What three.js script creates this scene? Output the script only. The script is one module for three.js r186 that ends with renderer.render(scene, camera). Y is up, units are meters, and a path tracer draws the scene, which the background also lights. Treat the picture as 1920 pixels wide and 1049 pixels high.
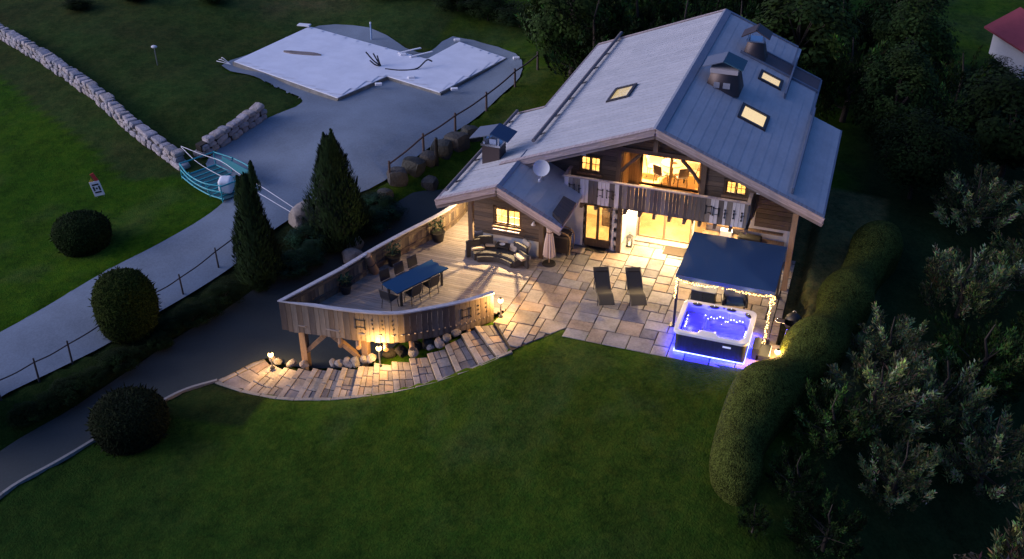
import * as THREE from 'three';
import { mergeGeometries, mergeVertices, toCreasedNormals } from 'three/addons/utils/BufferGeometryUtils.js';
import { RoundedBoxGeometry } from 'three/addons/geometries/RoundedBoxGeometry.js';
import { RectAreaLightUniformsLib } from 'three/addons/lights/RectAreaLightUniformsLib.js';

// ------------------------------------------------------------------ camera, sky, sun, exposure
const scene = new THREE.Scene();
const camera = new THREE.PerspectiveCamera(30.24, 1024 / 559, 0.5, 900);
{
  const yaw = 0.3408, pitch = 0.5541;
  camera.position.set(7.14, 22.488, 38.455);
  camera.lookAt(7.14 - Math.sin(yaw) * Math.cos(pitch), 22.488 - Math.sin(pitch), 38.455 - Math.cos(yaw) * Math.cos(pitch));
}
const renderer = new THREE.WebGLRenderer({ antialias: true });
renderer.toneMapping = THREE.LinearToneMapping;
renderer.toneMappingExposure = 1;
renderer.shadowMap.enabled = true;
RectAreaLightUniformsLib.init();
const SUN = new THREE.Vector3(-0.9, 0.26, 0.36).normalize();
{ // dusk sky: blue dome, a wide pale pink afterglow low in the west (left)
  const W = 256, H = 128, d = new Float32Array(W * H * 4);
  for (let r = 0; r < H; r++) for (let c = 0; c < W; c++) {
    const up = ((r + 0.5) / H - 0.5) * Math.PI, a = ((c + 0.5) / W - 0.5) * 2 * Math.PI;
    const x = Math.cos(a) * Math.cos(up), y = Math.sin(up), z = Math.sin(a) * Math.cos(up);
    const k = x * SUN.x + y * SUN.y + z * SUN.z, g = Math.exp((k - 1) * 8.0), h = Math.exp(-Math.abs(y) * 5);
    const f = y < 0 ? 0.35 : 1;
    const base = [0.048 + 0.01 * h, 0.128 + 0.01 * h, 0.385];
    const glow = [2.9, 2.75, 3.7];
    for (let q = 0; q < 3; q++) d[(r * W + c) * 4 + q] = (base[q] + glow[q] * g) * f;
    d[(r * W + c) * 4 + 3] = 1;
  }
  const t = new THREE.DataTexture(d, W, H, THREE.RGBAFormat, THREE.FloatType);
  t.mapping = THREE.EquirectangularReflectionMapping; t.magFilter = THREE.LinearFilter; t.needsUpdate = true;
  scene.background = t; scene.environment = t;
}
const sun = new THREE.DirectionalLight(0xfff0ec, 1.65);
sun.position.copy(SUN).multiplyScalar(120); sun.castShadow = true; sun.shadow.radius = 50;
sun.shadow.mapSize.set(2048, 2048);
Object.assign(sun.shadow.camera, { left: -60, right: 60, top: 60, bottom: -60, near: 1, far: 260 });
scene.add(sun, sun.target);

// ------------------------------------------------------------------ helpers
function rng(s) { return () => { s = (s + 0x6d2b79f5) | 0; let t = Math.imul(s ^ (s >>> 15), 1 | s); t = (t + Math.imul(t ^ (t >>> 7), 61 | t)) ^ t; return ((t ^ (t >>> 14)) >>> 0) / 4294967296; }; }
const V = (x, y, z) => new THREE.Vector3(x, y, z);
const used = {};
function numbered(n) { used[n] = (used[n] ?? -1) + 1; return used[n] ? n + '_' + String(used[n]).padStart(3, '0') : n; }
function thing(name, label, category, [x, y, z] = [0, 0, 0], turn = 0, group) {
  const o = new THREE.Group(); o.name = numbered(name); o.position.set(x, y, z); o.rotation.y = turn;
  o.userData = { label, category }; if (group) o.userData.group = group; scene.add(o); return o;
}
function copyOf(src, [x, y, z], turn, label) {
  const o = src.clone(); o.name = numbered(src.name.replace(/_\d{3}$/, '')); o.position.set(x, y, z); o.rotation.y = turn;
  o.userData = { ...src.userData, label: label ?? src.userData.label }; scene.add(o); return o;
}
function struct(name, geo, mat) { const m = mk(numbered(name), geo, mat); m.userData.kind = 'structure'; scene.add(m); return m; }
function mk(name, geo, mat) {
  const m = new THREE.Mesh(Array.isArray(geo) ? G(geo) : geo, mat); m.name = name; m.castShadow = m.receiveShadow = true; return m;
}
// a part given in the parent's own frame
function part(name, geo, mat, parent, label) { const m = mk(name, geo, mat); if (label) m.userData.label = label; parent.add(m); return m; }
function lone(name, geo, mat, label, category, group) { const m = mk(numbered(name), geo, mat); m.userData = { label, category }; if (group) m.userData.group = group; scene.add(m); return m; }
function G(list) {
  const out = list.map((g) => {
    let q = g.index ? g.toNonIndexed() : g;
    if (!q.attributes.uv) boxUV(q);
    for (const k of Object.keys(q.attributes)) if (!['position', 'normal', 'uv'].includes(k)) q.deleteAttribute(k);
    return q;
  });
  return out.length === 1 ? out[0] : mergeGeometries(out);
}
function boxUV(g) { // uv in metres from the dominant normal
  const q = g, p = q.attributes.position, n = q.attributes.normal, uv = new Float32Array(p.count * 2);
  for (let i = 0; i < p.count; i++) {
    const t = q.index ? [i] : [i - i % 3, i - i % 3 + 1, i - i % 3 + 2].filter((k) => k < p.count), sum = (f) => Math.abs(t.reduce((s, k) => s + f.call(n, k), 0)); // one projection per triangle
    const ax = sum(n.getX), ay = sum(n.getY), az = sum(n.getZ);
    const [u, v] = ay >= ax && ay >= az ? [p.getX(i), p.getZ(i)] : ax >= az ? [p.getZ(i), p.getY(i)] : [p.getX(i), p.getY(i)];
    uv[2 * i] = u; uv[2 * i + 1] = v;
  }
  q.setAttribute('uv', new THREE.BufferAttribute(uv, 2)); return q;
}
function box(w, h, d, x = 0, y = 0, z = 0, rx = 0, ry = 0, rz = 0) {
  const g = new THREE.BoxGeometry(w, h, d).toNonIndexed(); boxUV(g);
  if (rx || ry || rz) g.applyMatrix4(new THREE.Matrix4().makeRotationFromEuler(new THREE.Euler(rx, ry, rz)));
  return g.translate(x, y, z);
}
function bx(x0, x1, y0, y1, z0, z1) { return box(x1 - x0, y1 - y0, z1 - z0, (x0 + x1) / 2, (y0 + y1) / 2, (z0 + z1) / 2); }
function rbox(w, h, d, r, x = 0, y = 0, z = 0, seg = 2) { const g = new RoundedBoxGeometry(w, h, d, seg, r); boxUV(g); return g.translate(x, y, z); }
function bar(a, b, w, h, up = V(0, 1, 0)) { // square bar from a to b
  const dir = b.clone().sub(a), L = dir.length(); dir.normalize();
  if (Math.abs(dir.dot(up)) > 0.98) up = V(0, 0, 1);
  const x = V().crossVectors(up, dir).normalize(), y = V().crossVectors(dir, x);
  const g = new THREE.BoxGeometry(w, h, L).toNonIndexed(); boxUV(g);
  g.applyMatrix4(new THREE.Matrix4().makeBasis(x, y, dir).setPosition(a.clone().add(b).multiplyScalar(0.5))); return g;
}
function rod(a, b, r, r2 = r, seg = 8) {
  const dir = b.clone().sub(a), L = dir.length(), g = new THREE.CylinderGeometry(r2, r, L, seg).toNonIndexed();
  g.applyQuaternion(new THREE.Quaternion().setFromUnitVectors(V(0, 1, 0), dir.normalize())); return g.translate((a.x + b.x) / 2, (a.y + b.y) / 2, (a.z + b.z) / 2);
}
function tube(pts, r, seg = 6, n) { return new THREE.TubeGeometry(new THREE.CatmullRomCurve3(pts), n ?? Math.max(8, pts.length * 5), r, seg).toNonIndexed(); }
function tri(verts) { // soup of triangles
  const g = new THREE.BufferGeometry(); g.setAttribute('position', new THREE.BufferAttribute(new Float32Array(verts), 3)); g.computeVertexNormals(); return boxUV(g);
}
// prism over a plan polygon [[x,z],...] between two height functions
function prism(poly, top, bot) {
  const T = typeof top === 'function' ? top : () => top, B = typeof bot === 'function' ? bot : () => bot, v = [];
  if (THREE.ShapeUtils.area(poly.map(([x, z]) => new THREE.Vector2(x, z))) < 0) poly = [...poly].reverse();
  const idx = THREE.ShapeUtils.triangulateShape(poly.map(([x, z]) => new THREE.Vector2(x, z)), []);
  const P = (i, f) => [poly[i][0], f(poly[i][0], poly[i][1]), poly[i][1]];
  for (const [a, b, c] of idx) { v.push(...P(a, T), ...P(c, T), ...P(b, T)); v.push(...P(a, B), ...P(b, B), ...P(c, B)); }
  for (let i = 0, n = poly.length; i < n; i++) { const j = (i + 1) % n; v.push(...P(i, B), ...P(i, T), ...P(j, T), ...P(i, B), ...P(j, T), ...P(j, B)); }
  return tri(v);
}
// chamfered slab over a convex plan polygon
function slab(poly, y0, y1, c = 0.012) {
  if (THREE.ShapeUtils.area(poly.map(([x, z]) => new THREE.Vector2(x, z))) < 0) poly = [...poly].reverse();
  const n = poly.length, cx = poly.reduce((s, p) => s + p[0], 0) / n, cz = poly.reduce((s, p) => s + p[1], 0) / n, v = [];
  const Y1 = typeof y1 === 'function' ? y1 : () => y1;
  const ins = poly.map(([x, z]) => { const l = Math.hypot(x - cx, z - cz) || 1; return [x - (x - cx) / l * c * 1.3, z - (z - cz) / l * c * 1.3]; });
  for (let i = 0; i < n; i++) {
    const j = (i + 1) % n, a = poly[i], b = poly[j], A = ins[i], B = ins[j], ya = Y1(...a), yb = Y1(...b), yA = Y1(...A), yB = Y1(...B);
    v.push(a[0], y0, a[1], a[0], ya - c, a[1], b[0], yb - c, b[1], a[0], y0, a[1], b[0], yb - c, b[1], b[0], y0, b[1]);
    v.push(a[0], ya - c, a[1], A[0], yA, A[1], B[0], yB, B[1], a[0], ya - c, a[1], B[0], yB, B[1], b[0], yb - c, b[1]);
  }
  for (let i = 1; i < n - 1; i++) v.push(ins[0][0], Y1(...ins[0]), ins[0][1], ins[i + 1][0], Y1(...ins[i + 1]), ins[i + 1][1], ins[i][0], Y1(...ins[i]), ins[i][1]);
  return tri(v);
}
function inside(poly, x, z) {
  let r = false;
  for (let i = 0, j = poly.length - 1; i < poly.length; j = i++) { const [a, b] = poly[i], [c, d] = poly[j]; if ((b > z) !== (d > z) && x < ((c - a) * (z - b)) / (d - b) + a) r = !r; }
  return r;
}
// ------------------------------------------------------------------ procedural noise and textures
const hash2 = (x, y, s) => { let h = Math.imul(x, 374761393) + Math.imul(y, 668265263) + Math.imul(s, 2147483647 ^ 0x5bd1e995); h = Math.imul(h ^ (h >>> 13), 1274126177); return ((h ^ (h >>> 16)) >>> 0) / 4294967296; };
function vnoise(x, y, px, py, s) { // periodic value noise
  const ix = Math.floor(x), iy = Math.floor(y), fx = x - ix, fy = y - iy, u = fx * fx * (3 - 2 * fx), v = fy * fy * (3 - 2 * fy);
  const w = (a, p) => ((a % p) + p) % p, h = (a, b) => hash2(w(a, px), w(b, py), s);
  return (h(ix, iy) * (1 - u) + h(ix + 1, iy) * u) * (1 - v) + (h(ix, iy + 1) * (1 - u) + h(ix + 1, iy + 1) * u) * v;
}
function fbm(x, y, px, py, s, o = 4) { let a = 0.5, r = 0, n = 0; for (let i = 0; i < o; i++) { r += a * vnoise(x, y, px, py, s + i * 17); n += a; a *= 0.5; x *= 2; y *= 2; px *= 2; py *= 2; } return r / n; }
function n3(p, f, s) { return fbm(p.x * f + 31.7, p.y * f + p.z * f * 0.83 + 11.1, 4096, 4096, s, 3) + fbm(p.z * f + 7.3, p.x * f * 0.71 - p.y * f + 3.9, 4096, 4096, s + 5, 3) - 1; }
// f(u,v) in 0..1 -> [r,g,b] multipliers (linear), stored about mid so that material colour scales it
function tex(size, metres, f, srgb = true) {
  const d = new Uint8Array(size * size * 4);
  for (let y = 0; y < size; y++) for (let x = 0; x < size; x++) {
    const c = f(x / size, y / size), o = (y * size + x) * 4;
    for (let k = 0; k < 3; k++) { const l = Math.min(1, Math.max(0, Array.isArray(c) ? c[k] : c)); d[o + k] = Math.round(255 * (srgb ? Math.pow(l, 1 / 2.2) : l)); }
    d[o + 3] = 255;
  }
  const t = new THREE.DataTexture(d, size, size); t.wrapS = t.wrapT = THREE.RepeatWrapping; t.magFilter = THREE.LinearFilter;
  if (srgb) t.colorSpace = THREE.SRGBColorSpace; t.repeat.set(1 / metres, 1 / metres); t.needsUpdate = true; return t;
}
const grainU = (u, v, s) => 0.55 * fbm(u * 4, v * 64, 4, 64, s, 3) + 0.3 * fbm(u * 2, v * 18, 2, 18, s + 3, 3) + 0.15 * fbm(u * 40, v * 40, 40, 40, s + 9, 2);
const T = {
  woodU: tex(256, 1.6, (u, v) => 0.5 + 0.75 * (grainU(u, v, 3) - 0.35)),
  woodV: tex(256, 1.6, (u, v) => 0.5 + 0.75 * (grainU(v, u, 5) - 0.35)),
  worn: tex(512, 3.1, (u, v) => { const w = fbm(u * 7, v * 2, 7, 2, 71, 4), g = grainU(v, u, 41); return [0.25 + 0.9 * w * g * 1.5, 0.25 + 0.86 * w * g * 1.5, 0.25 + 0.82 * w * g * 1.5]; }),
  stone: tex(512, 2.3, (u, v) => { const a = fbm(u * 5, v * 5, 5, 5, 21, 5), b = fbm(u * 40, v * 40, 40, 40, 22, 3); const k = 0.42 + 0.55 * a + 0.28 * (b - 0.5); return [k, k * (0.97 + 0.04 * b), k * (0.92 + 0.1 * a)]; }),
  stoneB: tex(256, 1.1, (u, v) => fbm(u * 9, v * 9, 9, 9, 31, 5), false),
  grass: tex(512, 5.3, (u, v) => { const a = fbm(u * 6, v * 6, 6, 6, 51, 4), b = fbm(u * 90, v * 90, 90, 90, 52, 2), c = fbm(u * 24, v * 24, 24, 24, 53, 3); const k = 0.25 + 0.4 * a + 0.42 * (b - 0.5) + 0.3 * (c - 0.5) + 0.18; return [k * (0.85 + 0.5 * (c - 0.5)), k, k * 0.8]; }),
  grassB: tex(512, 2.7, (u, v) => fbm(u * 60, v * 60, 60, 60, 55, 3), false),
  tar: tex(512, 6.1, (u, v) => { const a = fbm(u * 4, v * 4, 4, 4, 61, 5), b = fbm(u * 120, v * 120, 120, 120, 62, 2); return 0.55 + 0.3 * (a - 0.5) + 0.16 * (b - 0.5); }),
  plaster: tex(256, 2.9, (u, v) => 0.86 + 0.16 * (fbm(u * 5, v * 5, 5, 5, 81, 5) - 0.5) + 0.06 * (fbm(u * 60, v * 60, 60, 60, 82, 2) - 0.5)),
  roof: tex(512, 3.7, (u, v) => { const a = fbm(u * 6, v * 6, 6, 6, 91, 5), c = fbm(u * 50, v * 14, 50, 14, 92, 3); return 0.74 + 0.16 * (a - 0.5) + 0.1 * (c - 0.5); }),
  weave: tex(128, 0.16, (u, v) => { const i = Math.floor(u * 8), j = Math.floor(v * 8); return (i + j) % 2 ? 0.5 + 0.4 * Math.sin((u * 8 % 1) * Math.PI) : 0.4 + 0.4 * Math.sin((v * 8 % 1) * Math.PI); }),
  leafy: tex(512, 1.9, (u, v) => { const a = fbm(u * 60, v * 60, 60, 60, 95, 2), b = fbm(u * 9, v * 9, 9, 9, 96, 3); const k = 0.25 + 0.9 * (a - 0.3) + 0.4 * (b - 0.5); return [k, k, k * 0.8]; }),
};
const C = (r, g, b) => new THREE.Color().setRGB(r, g, b);
function std(r, g, b, o = {}) { return new THREE.MeshStandardMaterial({ color: C(r, g, b), roughness: 0.85, ...o }); }
const glow = (r, g, b, k) => new THREE.MeshStandardMaterial({ color: C(0.2, 0.2, 0.2), emissive: C(r, g, b), emissiveIntensity: k, roughness: 0.5 });
const M = {
  paint: std(0.72, 0.72, 0.74, { map: T.plaster, bumpMap: T.stoneB, bumpScale: 0.004 }),
  cream: std(0.8, 0.68, 0.42, { map: T.plaster }),
  creamFloor: std(0.6, 0.44, 0.24, { map: T.stone }),
  pine: std(0.62, 0.4, 0.18, { map: T.woodV }), pineU: std(0.6, 0.38, 0.17, { map: T.woodU }),
  beam: std(0.19, 0.135, 0.1, { map: T.woodV }), beamU: std(0.19, 0.135, 0.1, { map: T.woodU }),
  oak: std(0.4, 0.26, 0.16, { map: T.woodV }),
  frame: std(0.14, 0.09, 0.055, { map: T.woodV, roughness: 0.6 }),
  rake: std(0.62, 0.5, 0.48, { map: T.woodU }), rakeDark: std(0.36, 0.29, 0.27, { map: T.woodU }),
  iron: std(0.012, 0.012, 0.014, { roughness: 0.5 }), black: std(0.02, 0.02, 0.024, { roughness: 0.45 }),
  steel: std(0.35, 0.37, 0.4, { metalness: 0.8, roughness: 0.4 }), chrome: std(0.7, 0.7, 0.72, { metalness: 1, roughness: 0.22 }),
  copper: std(0.085, 0.06, 0.055, { metalness: 0.4, roughness: 0.5 }),
  zinc: std(0.18, 0.2, 0.25, { metalness: 0.3, roughness: 0.55 }),
  slate: std(0.63, 0.62, 0.63, { map: T.roof, bumpMap: T.stoneB, bumpScale: 0.004 }),
  slate2: std(0.59, 0.585, 0.6, { map: T.roof, bumpMap: T.stoneB, bumpScale: 0.004 }),
  glass: new THREE.MeshPhysicalMaterial({ color: C(0.97, 0.97, 0.97), transmission: 1, thickness: 0, roughness: 0.02, ior: 1.5 }),
  white: std(0.78, 0.78, 0.8), tarp: std(0.86, 0.88, 0.95, { map: T.plaster, roughness: 0.7 }),
  rockDark: [std(.075, .07, .064, { map: T.stone, bumpMap: T.stoneB, bumpScale: .04 }), std(.055, .058, .05, { map: T.stone, bumpMap: T.stoneB, bumpScale: .04 })],
  wallStone: [[.55, .5, .52], [.42, .4, .44], [.5, .44, .42], [.36, .36, .4]].map((c) => std(...c, { map: T.stone, bumpMap: T.stoneB, bumpScale: .03 })),
  soil: std(0.03, 0.024, 0.016, { map: T.stone }),
  rock: [std(0.34, 0.32, 0.31, { map: T.stone, bumpMap: T.stoneB, bumpScale: 0.03 }), std(0.27, 0.26, 0.26, { map: T.stone, bumpMap: T.stoneB, bumpScale: 0.03 }), std(0.38, 0.33, 0.3, { map: T.stone, bumpMap: T.stoneB, bumpScale: 0.03 })],
  pave: [[0.42, 0.35, 0.27], [0.36, 0.31, 0.26], [0.5, 0.42, 0.31], [0.28, 0.25, 0.23], [0.4, 0.36, 0.31], [0.2, 0.185, 0.18], [0.46, 0.34, 0.23]].map(([a, b, c]) => std(a * .95, b, c * 1.14, { map: T.stone, bumpMap: T.stoneB, bumpScale: 0.008 })),
  mortar: std(0.03, 0.026, 0.022, { map: T.stone }),
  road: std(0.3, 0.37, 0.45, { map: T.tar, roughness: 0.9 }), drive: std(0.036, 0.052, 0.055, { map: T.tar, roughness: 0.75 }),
  kerb: std(0.3, 0.29, 0.27, { map: T.stone }),
  board: [[0.44, 0.38, 0.34], [0.37, 0.32, 0.29], [0.48, 0.42, 0.38], [0.41, 0.36, 0.34]].map((c) => std(...c, { map: T.woodU, roughness: 0.7 })),
  barn: [[0.16, 0.12, 0.095], [0.115, 0.09, 0.075], [0.2, 0.15, 0.115], [0.14, 0.11, 0.095]].map((c) => std(...c, { map: T.woodU })),
  plank: [[0.3, 0.26, 0.22], [0.16, 0.14, 0.13], [0.09, 0.08, 0.08], [0.42, 0.39, 0.37], [0.22, 0.17, 0.13], [0.12, 0.095, 0.085], [0.34, 0.27, 0.18]].map((c) => std(...c, { map: T.worn })),
  whitewash: std(0.86, 0.83, 0.84, { map: T.worn }),
  navy: std(0.018, 0.054, 0.12, { roughness: 0.8 }), tableBlue: new THREE.MeshPhysicalMaterial({ color: C(0.009, 0.05, 0.13), roughness: 1, specularIntensity: .2 }),
  wicker: std(0.05, 0.05, 0.058, { map: T.weave, bumpMap: T.weave, bumpScale: 0.004 }), cushion: std(0.45, 0.38, 0.28), cushionGrey: std(0.3, 0.28, 0.26),
  sling: std(0.045, 0.04, 0.034, { map: T.weave }), mat: std(0.05, 0.035, 0.025, { map: T.weave }), matDark: std(0.015, 0.014, 0.014, { map: T.weave }),
  linen: std(0.62, 0.54, 0.52), teal: std(0.03, 0.34, 0.38, { roughness: 0.4 }), red: std(0.55, 0.05, 0.04), yellow: std(0.6, 0.35, 0.03),
  redRoof: std(0.3, 0.05, 0.07, { map: T.roof }), bark: std(0.07, 0.05, 0.035, { map: T.woodV }),
  acrylic: std(0.75, 0.74, 0.76, { roughness: 0.25 }), tubSide: std(0.035, 0.045, 0.055, { map: T.woodV, roughness: 0.5 }),
};
// light helpers
function point(x, y, z, col, cd, r = 2, name) { const l = new THREE.PointLight(col, cd); l.position.set(x, y, z); l.shadow.radius = r; l.castShadow = true; l.name = name ?? 'lamp_glow'; scene.add(l); return l; }
const WARM = 0xffd79a;
// ------------------------------------------------------------------ ground
const CP = [[-2.3, 7.6, -.03], [-.7, 7.6, -.03], [1, 7.6, -.03], [2.5, 7.6, -.03], [4, 7.6, -.03], [5.5, 7.6, -.03], [1, 9, -.16], [4, 9, -.16], [-2.7, 8.1, -.03], [-3.2, 8.85, -.06], [-3, 0, -.15], [-3, -10, -.15], [0, -14, -.1], [6, 0, -.15], [6, -14, -.2], [2, 4, -.15],
  [-2, 11, -.45], [3, 11, -.45], [3, 16, -1.2], [-3, 16, -1.6], [-9, 15, -2.1], [-8, 20, -2.5], [-14, 17, -2.85], [-15, 20, -3.2], [-18, 24, -3.6], [-6, 12.3, -1.1],
  [-18.6, 18.7, -3.05], [-17.3, 15.1, -2.85], [-16.4, 13, -2.65], [-14.9, 11.6, -2.52], [-13.4, 12.0, -2.33], [-12.45, 12.2, -2.16], [-10.85, 12.3, -1.83], [-9.34, 12.2, -1.5], [-7.85, 11.85, -1.16], [-6.4, 11.25, -.83], [-5.05, 10.45, -.5], [-4.37, 9.9, -.33], [-3.8, 9.4, -.17],
  [-15.5, 8.5, -2.5], [-16, 4, -2.4], [-14, -2, -2.3], [-11.5, -5, -2.25], [-10, -9, -2.2], [-17.5, 11, -2.62], [-19.2, 15, -2.85], [-20.2, 19, -3.2], [-12, 6, -2.45], [-10, 4, -2.3], [-9.6, 8.8, -2.1], [-7.6, 8, -1.35], [-6, 6.5, -.8], [-8, 4.5, -1.9], [-5.2, 4, -.45], [-9, -2, -2.2],
  [-24, 10, -2.0], [-20.2, 10, -1.98], [-22, 1, -1.45], [-18.2, 3, -1.5], [-24, -5, -1.05], [-16, -4, -1.05], [-22, -13, -.62], [-27, -19, -.62], [-20.5, -18, -.62], [-16.3, -18, -.62], [-29.5, -15.3, -.7], [-18.5, -23.6, -.55], [-29.5, -23.4, -.5], [-26, -14, -.65], [-14.2, -13, -.68], [-22.5, 15.5, -2.35], [-26, 18, -2.6], [-17.2, 1, -1.55], [-18.6, 8, -2.15], [-20, 13.2, -2.4],
  [-30, 0, -1.6], [-40, -5, -1.2], [-28, 8, -2.1], [-48, -11, -.8], [-30, -8, -.35], [-40, -15, 0], [-28, -14, -.4], [-14.4, -4.6, -1.25], [-13.6, -10, -.8], [-12.5, -17, -.4], [-11.6, -8, -1.7],
  [10, -5, -.3], [13, 0, -1.5], [14, 10, -3.5], [10, 14, -2.2], [6, 14, -.9], [8, 3, -.5], [10, -14, -.3], [18, -20, -1], [0, -20, 0], [-8, -20, 0], [-10, -30, .4], [0, -40, 1], [15, -35, -.1], [25, -40, 0], [-25, -35, .5], [-40, -35, 1.5], [-58, -30, 1], [25, 0, -4], [25, 20, -6], [-26, 25, -3.4], [-58, 0, -1], [-58, 25, -2.6], [8, 24, -2.8], [-22, -26, .2], [-56, -56, 2], [24, -56, 2]];
const TPS = (() => {
  const n = CP.length, N = n + 3, A = Array.from({ length: N }, () => new Float64Array(N + 1)), U = (r2) => (r2 < 1e-9 ? 0 : r2 * Math.log(r2));
  for (let i = 0; i < n; i++) {
    for (let j = 0; j < n; j++) A[i][j] = U((CP[i][0] - CP[j][0]) ** 2 + (CP[i][1] - CP[j][1]) ** 2) + (i === j ? .15 : 0);
    A[i][n] = A[n][i] = 1; A[i][n + 1] = A[n + 1][i] = CP[i][0]; A[i][n + 2] = A[n + 2][i] = CP[i][1]; A[i][N] = CP[i][2];
  }
  for (let c = 0; c < N; c++) {
    let p = c; for (let r = c + 1; r < N; r++) if (Math.abs(A[r][c]) > Math.abs(A[p][c])) p = r;
    [A[c], A[p]] = [A[p], A[c]];
    for (let r = 0; r < N; r++) if (r !== c) { const f = A[r][c] / A[c][c]; if (f) for (let k = c; k <= N; k++) A[r][k] -= f * A[c][k]; }
  }
  return A.map((r, i) => r[N] / r[i]);
})();
function H(x, z) {
  x = Math.min(26, Math.max(-58, x)); z = Math.min(26, Math.max(-56, z));
  const n = CP.length; let h = TPS[n] + TPS[n + 1] * x + TPS[n + 2] * z;
  for (let i = 0; i < n; i++) { const r2 = (x - CP[i][0]) ** 2 + (z - CP[i][1]) ** 2; if (r2 > 1e-9) h += TPS[i] * r2 * Math.log(r2); }
  return h;
}
const smooth = (pts, n = 4, closed = true) => new THREE.CatmullRomCurve3(pts.map(([x, z]) => V(x, 0, z)), closed, 'centripetal').getPoints(pts.length * n).map((p) => [p.x, p.z]);
const drivePoly = smooth([[-23.5, 25], [-21.2, 20], [-20.1, 16.6], [-18.8, 13.1], [-18, 9.7], [-17.2, 7.3], [-16.5, 3.8], [-15, -.4], [-13.5, -4.5], [-12.3, -5.8], [-11, -9], [-8.7, -9], [-8.3, -5], [-8.3, 0], [-8.6, 6], [-9.2, 9.2], [-10.6, 9.7], [-12.4, 9.9], [-13.7, 9.6], [-14.75, 11.4], [-15.7, 12.3], [-16.25, 13.3], [-17.2, 15.2], [-18, 17.2], [-18.75, 19], [-19.8, 25]], 3);
const roadPoly = smooth([[-27.5, 19], [-26, 15], [-24.8, 12.1], [-24.2, 9.6], [-23.5, 6.8], [-22.5, 4.2], [-21.8, 1.4], [-21.9, -.6], [-24.9, -3.2], [-25, -5.6], [-24.3, -8.4], [-23.5, -11.3], [-26.5, -12.9], [-31.4, -14.9], [-30.6, -19], [-29.2, -23.7], [-25.4, -23.8], [-20.2, -21.1], [-19.4, -24.4], [-14.3, -22.7], [-12.6, -18.6], [-12.85, -15.8], [-13.4, -11.8], [-14.2, -8], [-15, -4.4], [-16.6, -2], [-17.7, .2], [-18.2, 4], [-18.8, 6.3], [-19.4, 8.4], [-20.1, 11.2], [-20.9, 13], [-21.9, 15], [-23.5, 19]], 3);
const stepsPoly = [[-4.4, 7.2], [-5.6, 7.6], [-6.2, 8.6], [-7.4, 9.4], [-9, 9.9], [-11, 10], [-13, 9.9], [-13.9, 9.4], [-14.75, 11.4], [-13.4, 11.75], [-12.4, 11.95], [-10.9, 12.08], [-9.35, 11.98], [-8.6, 11.85], [-7.85, 11.65], [-7.1, 11.4], [-6.4, 11.08], [-5.7, 10.7], [-5.05, 10.25], [-4.4, 9.7], [-3.85, 9.25], [-3.45, 8.9]];
const homePoly = [[-4.3, 2.1], [-4.5, 6.4], [-4.6, 7.2], [-3.45, 8.3], [-2.45, 6.95], [6.3, 7.2], [6.6, 4], [6, -14], [-6, -14], [-7.6, -5], [-7.6, 2]];
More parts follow.
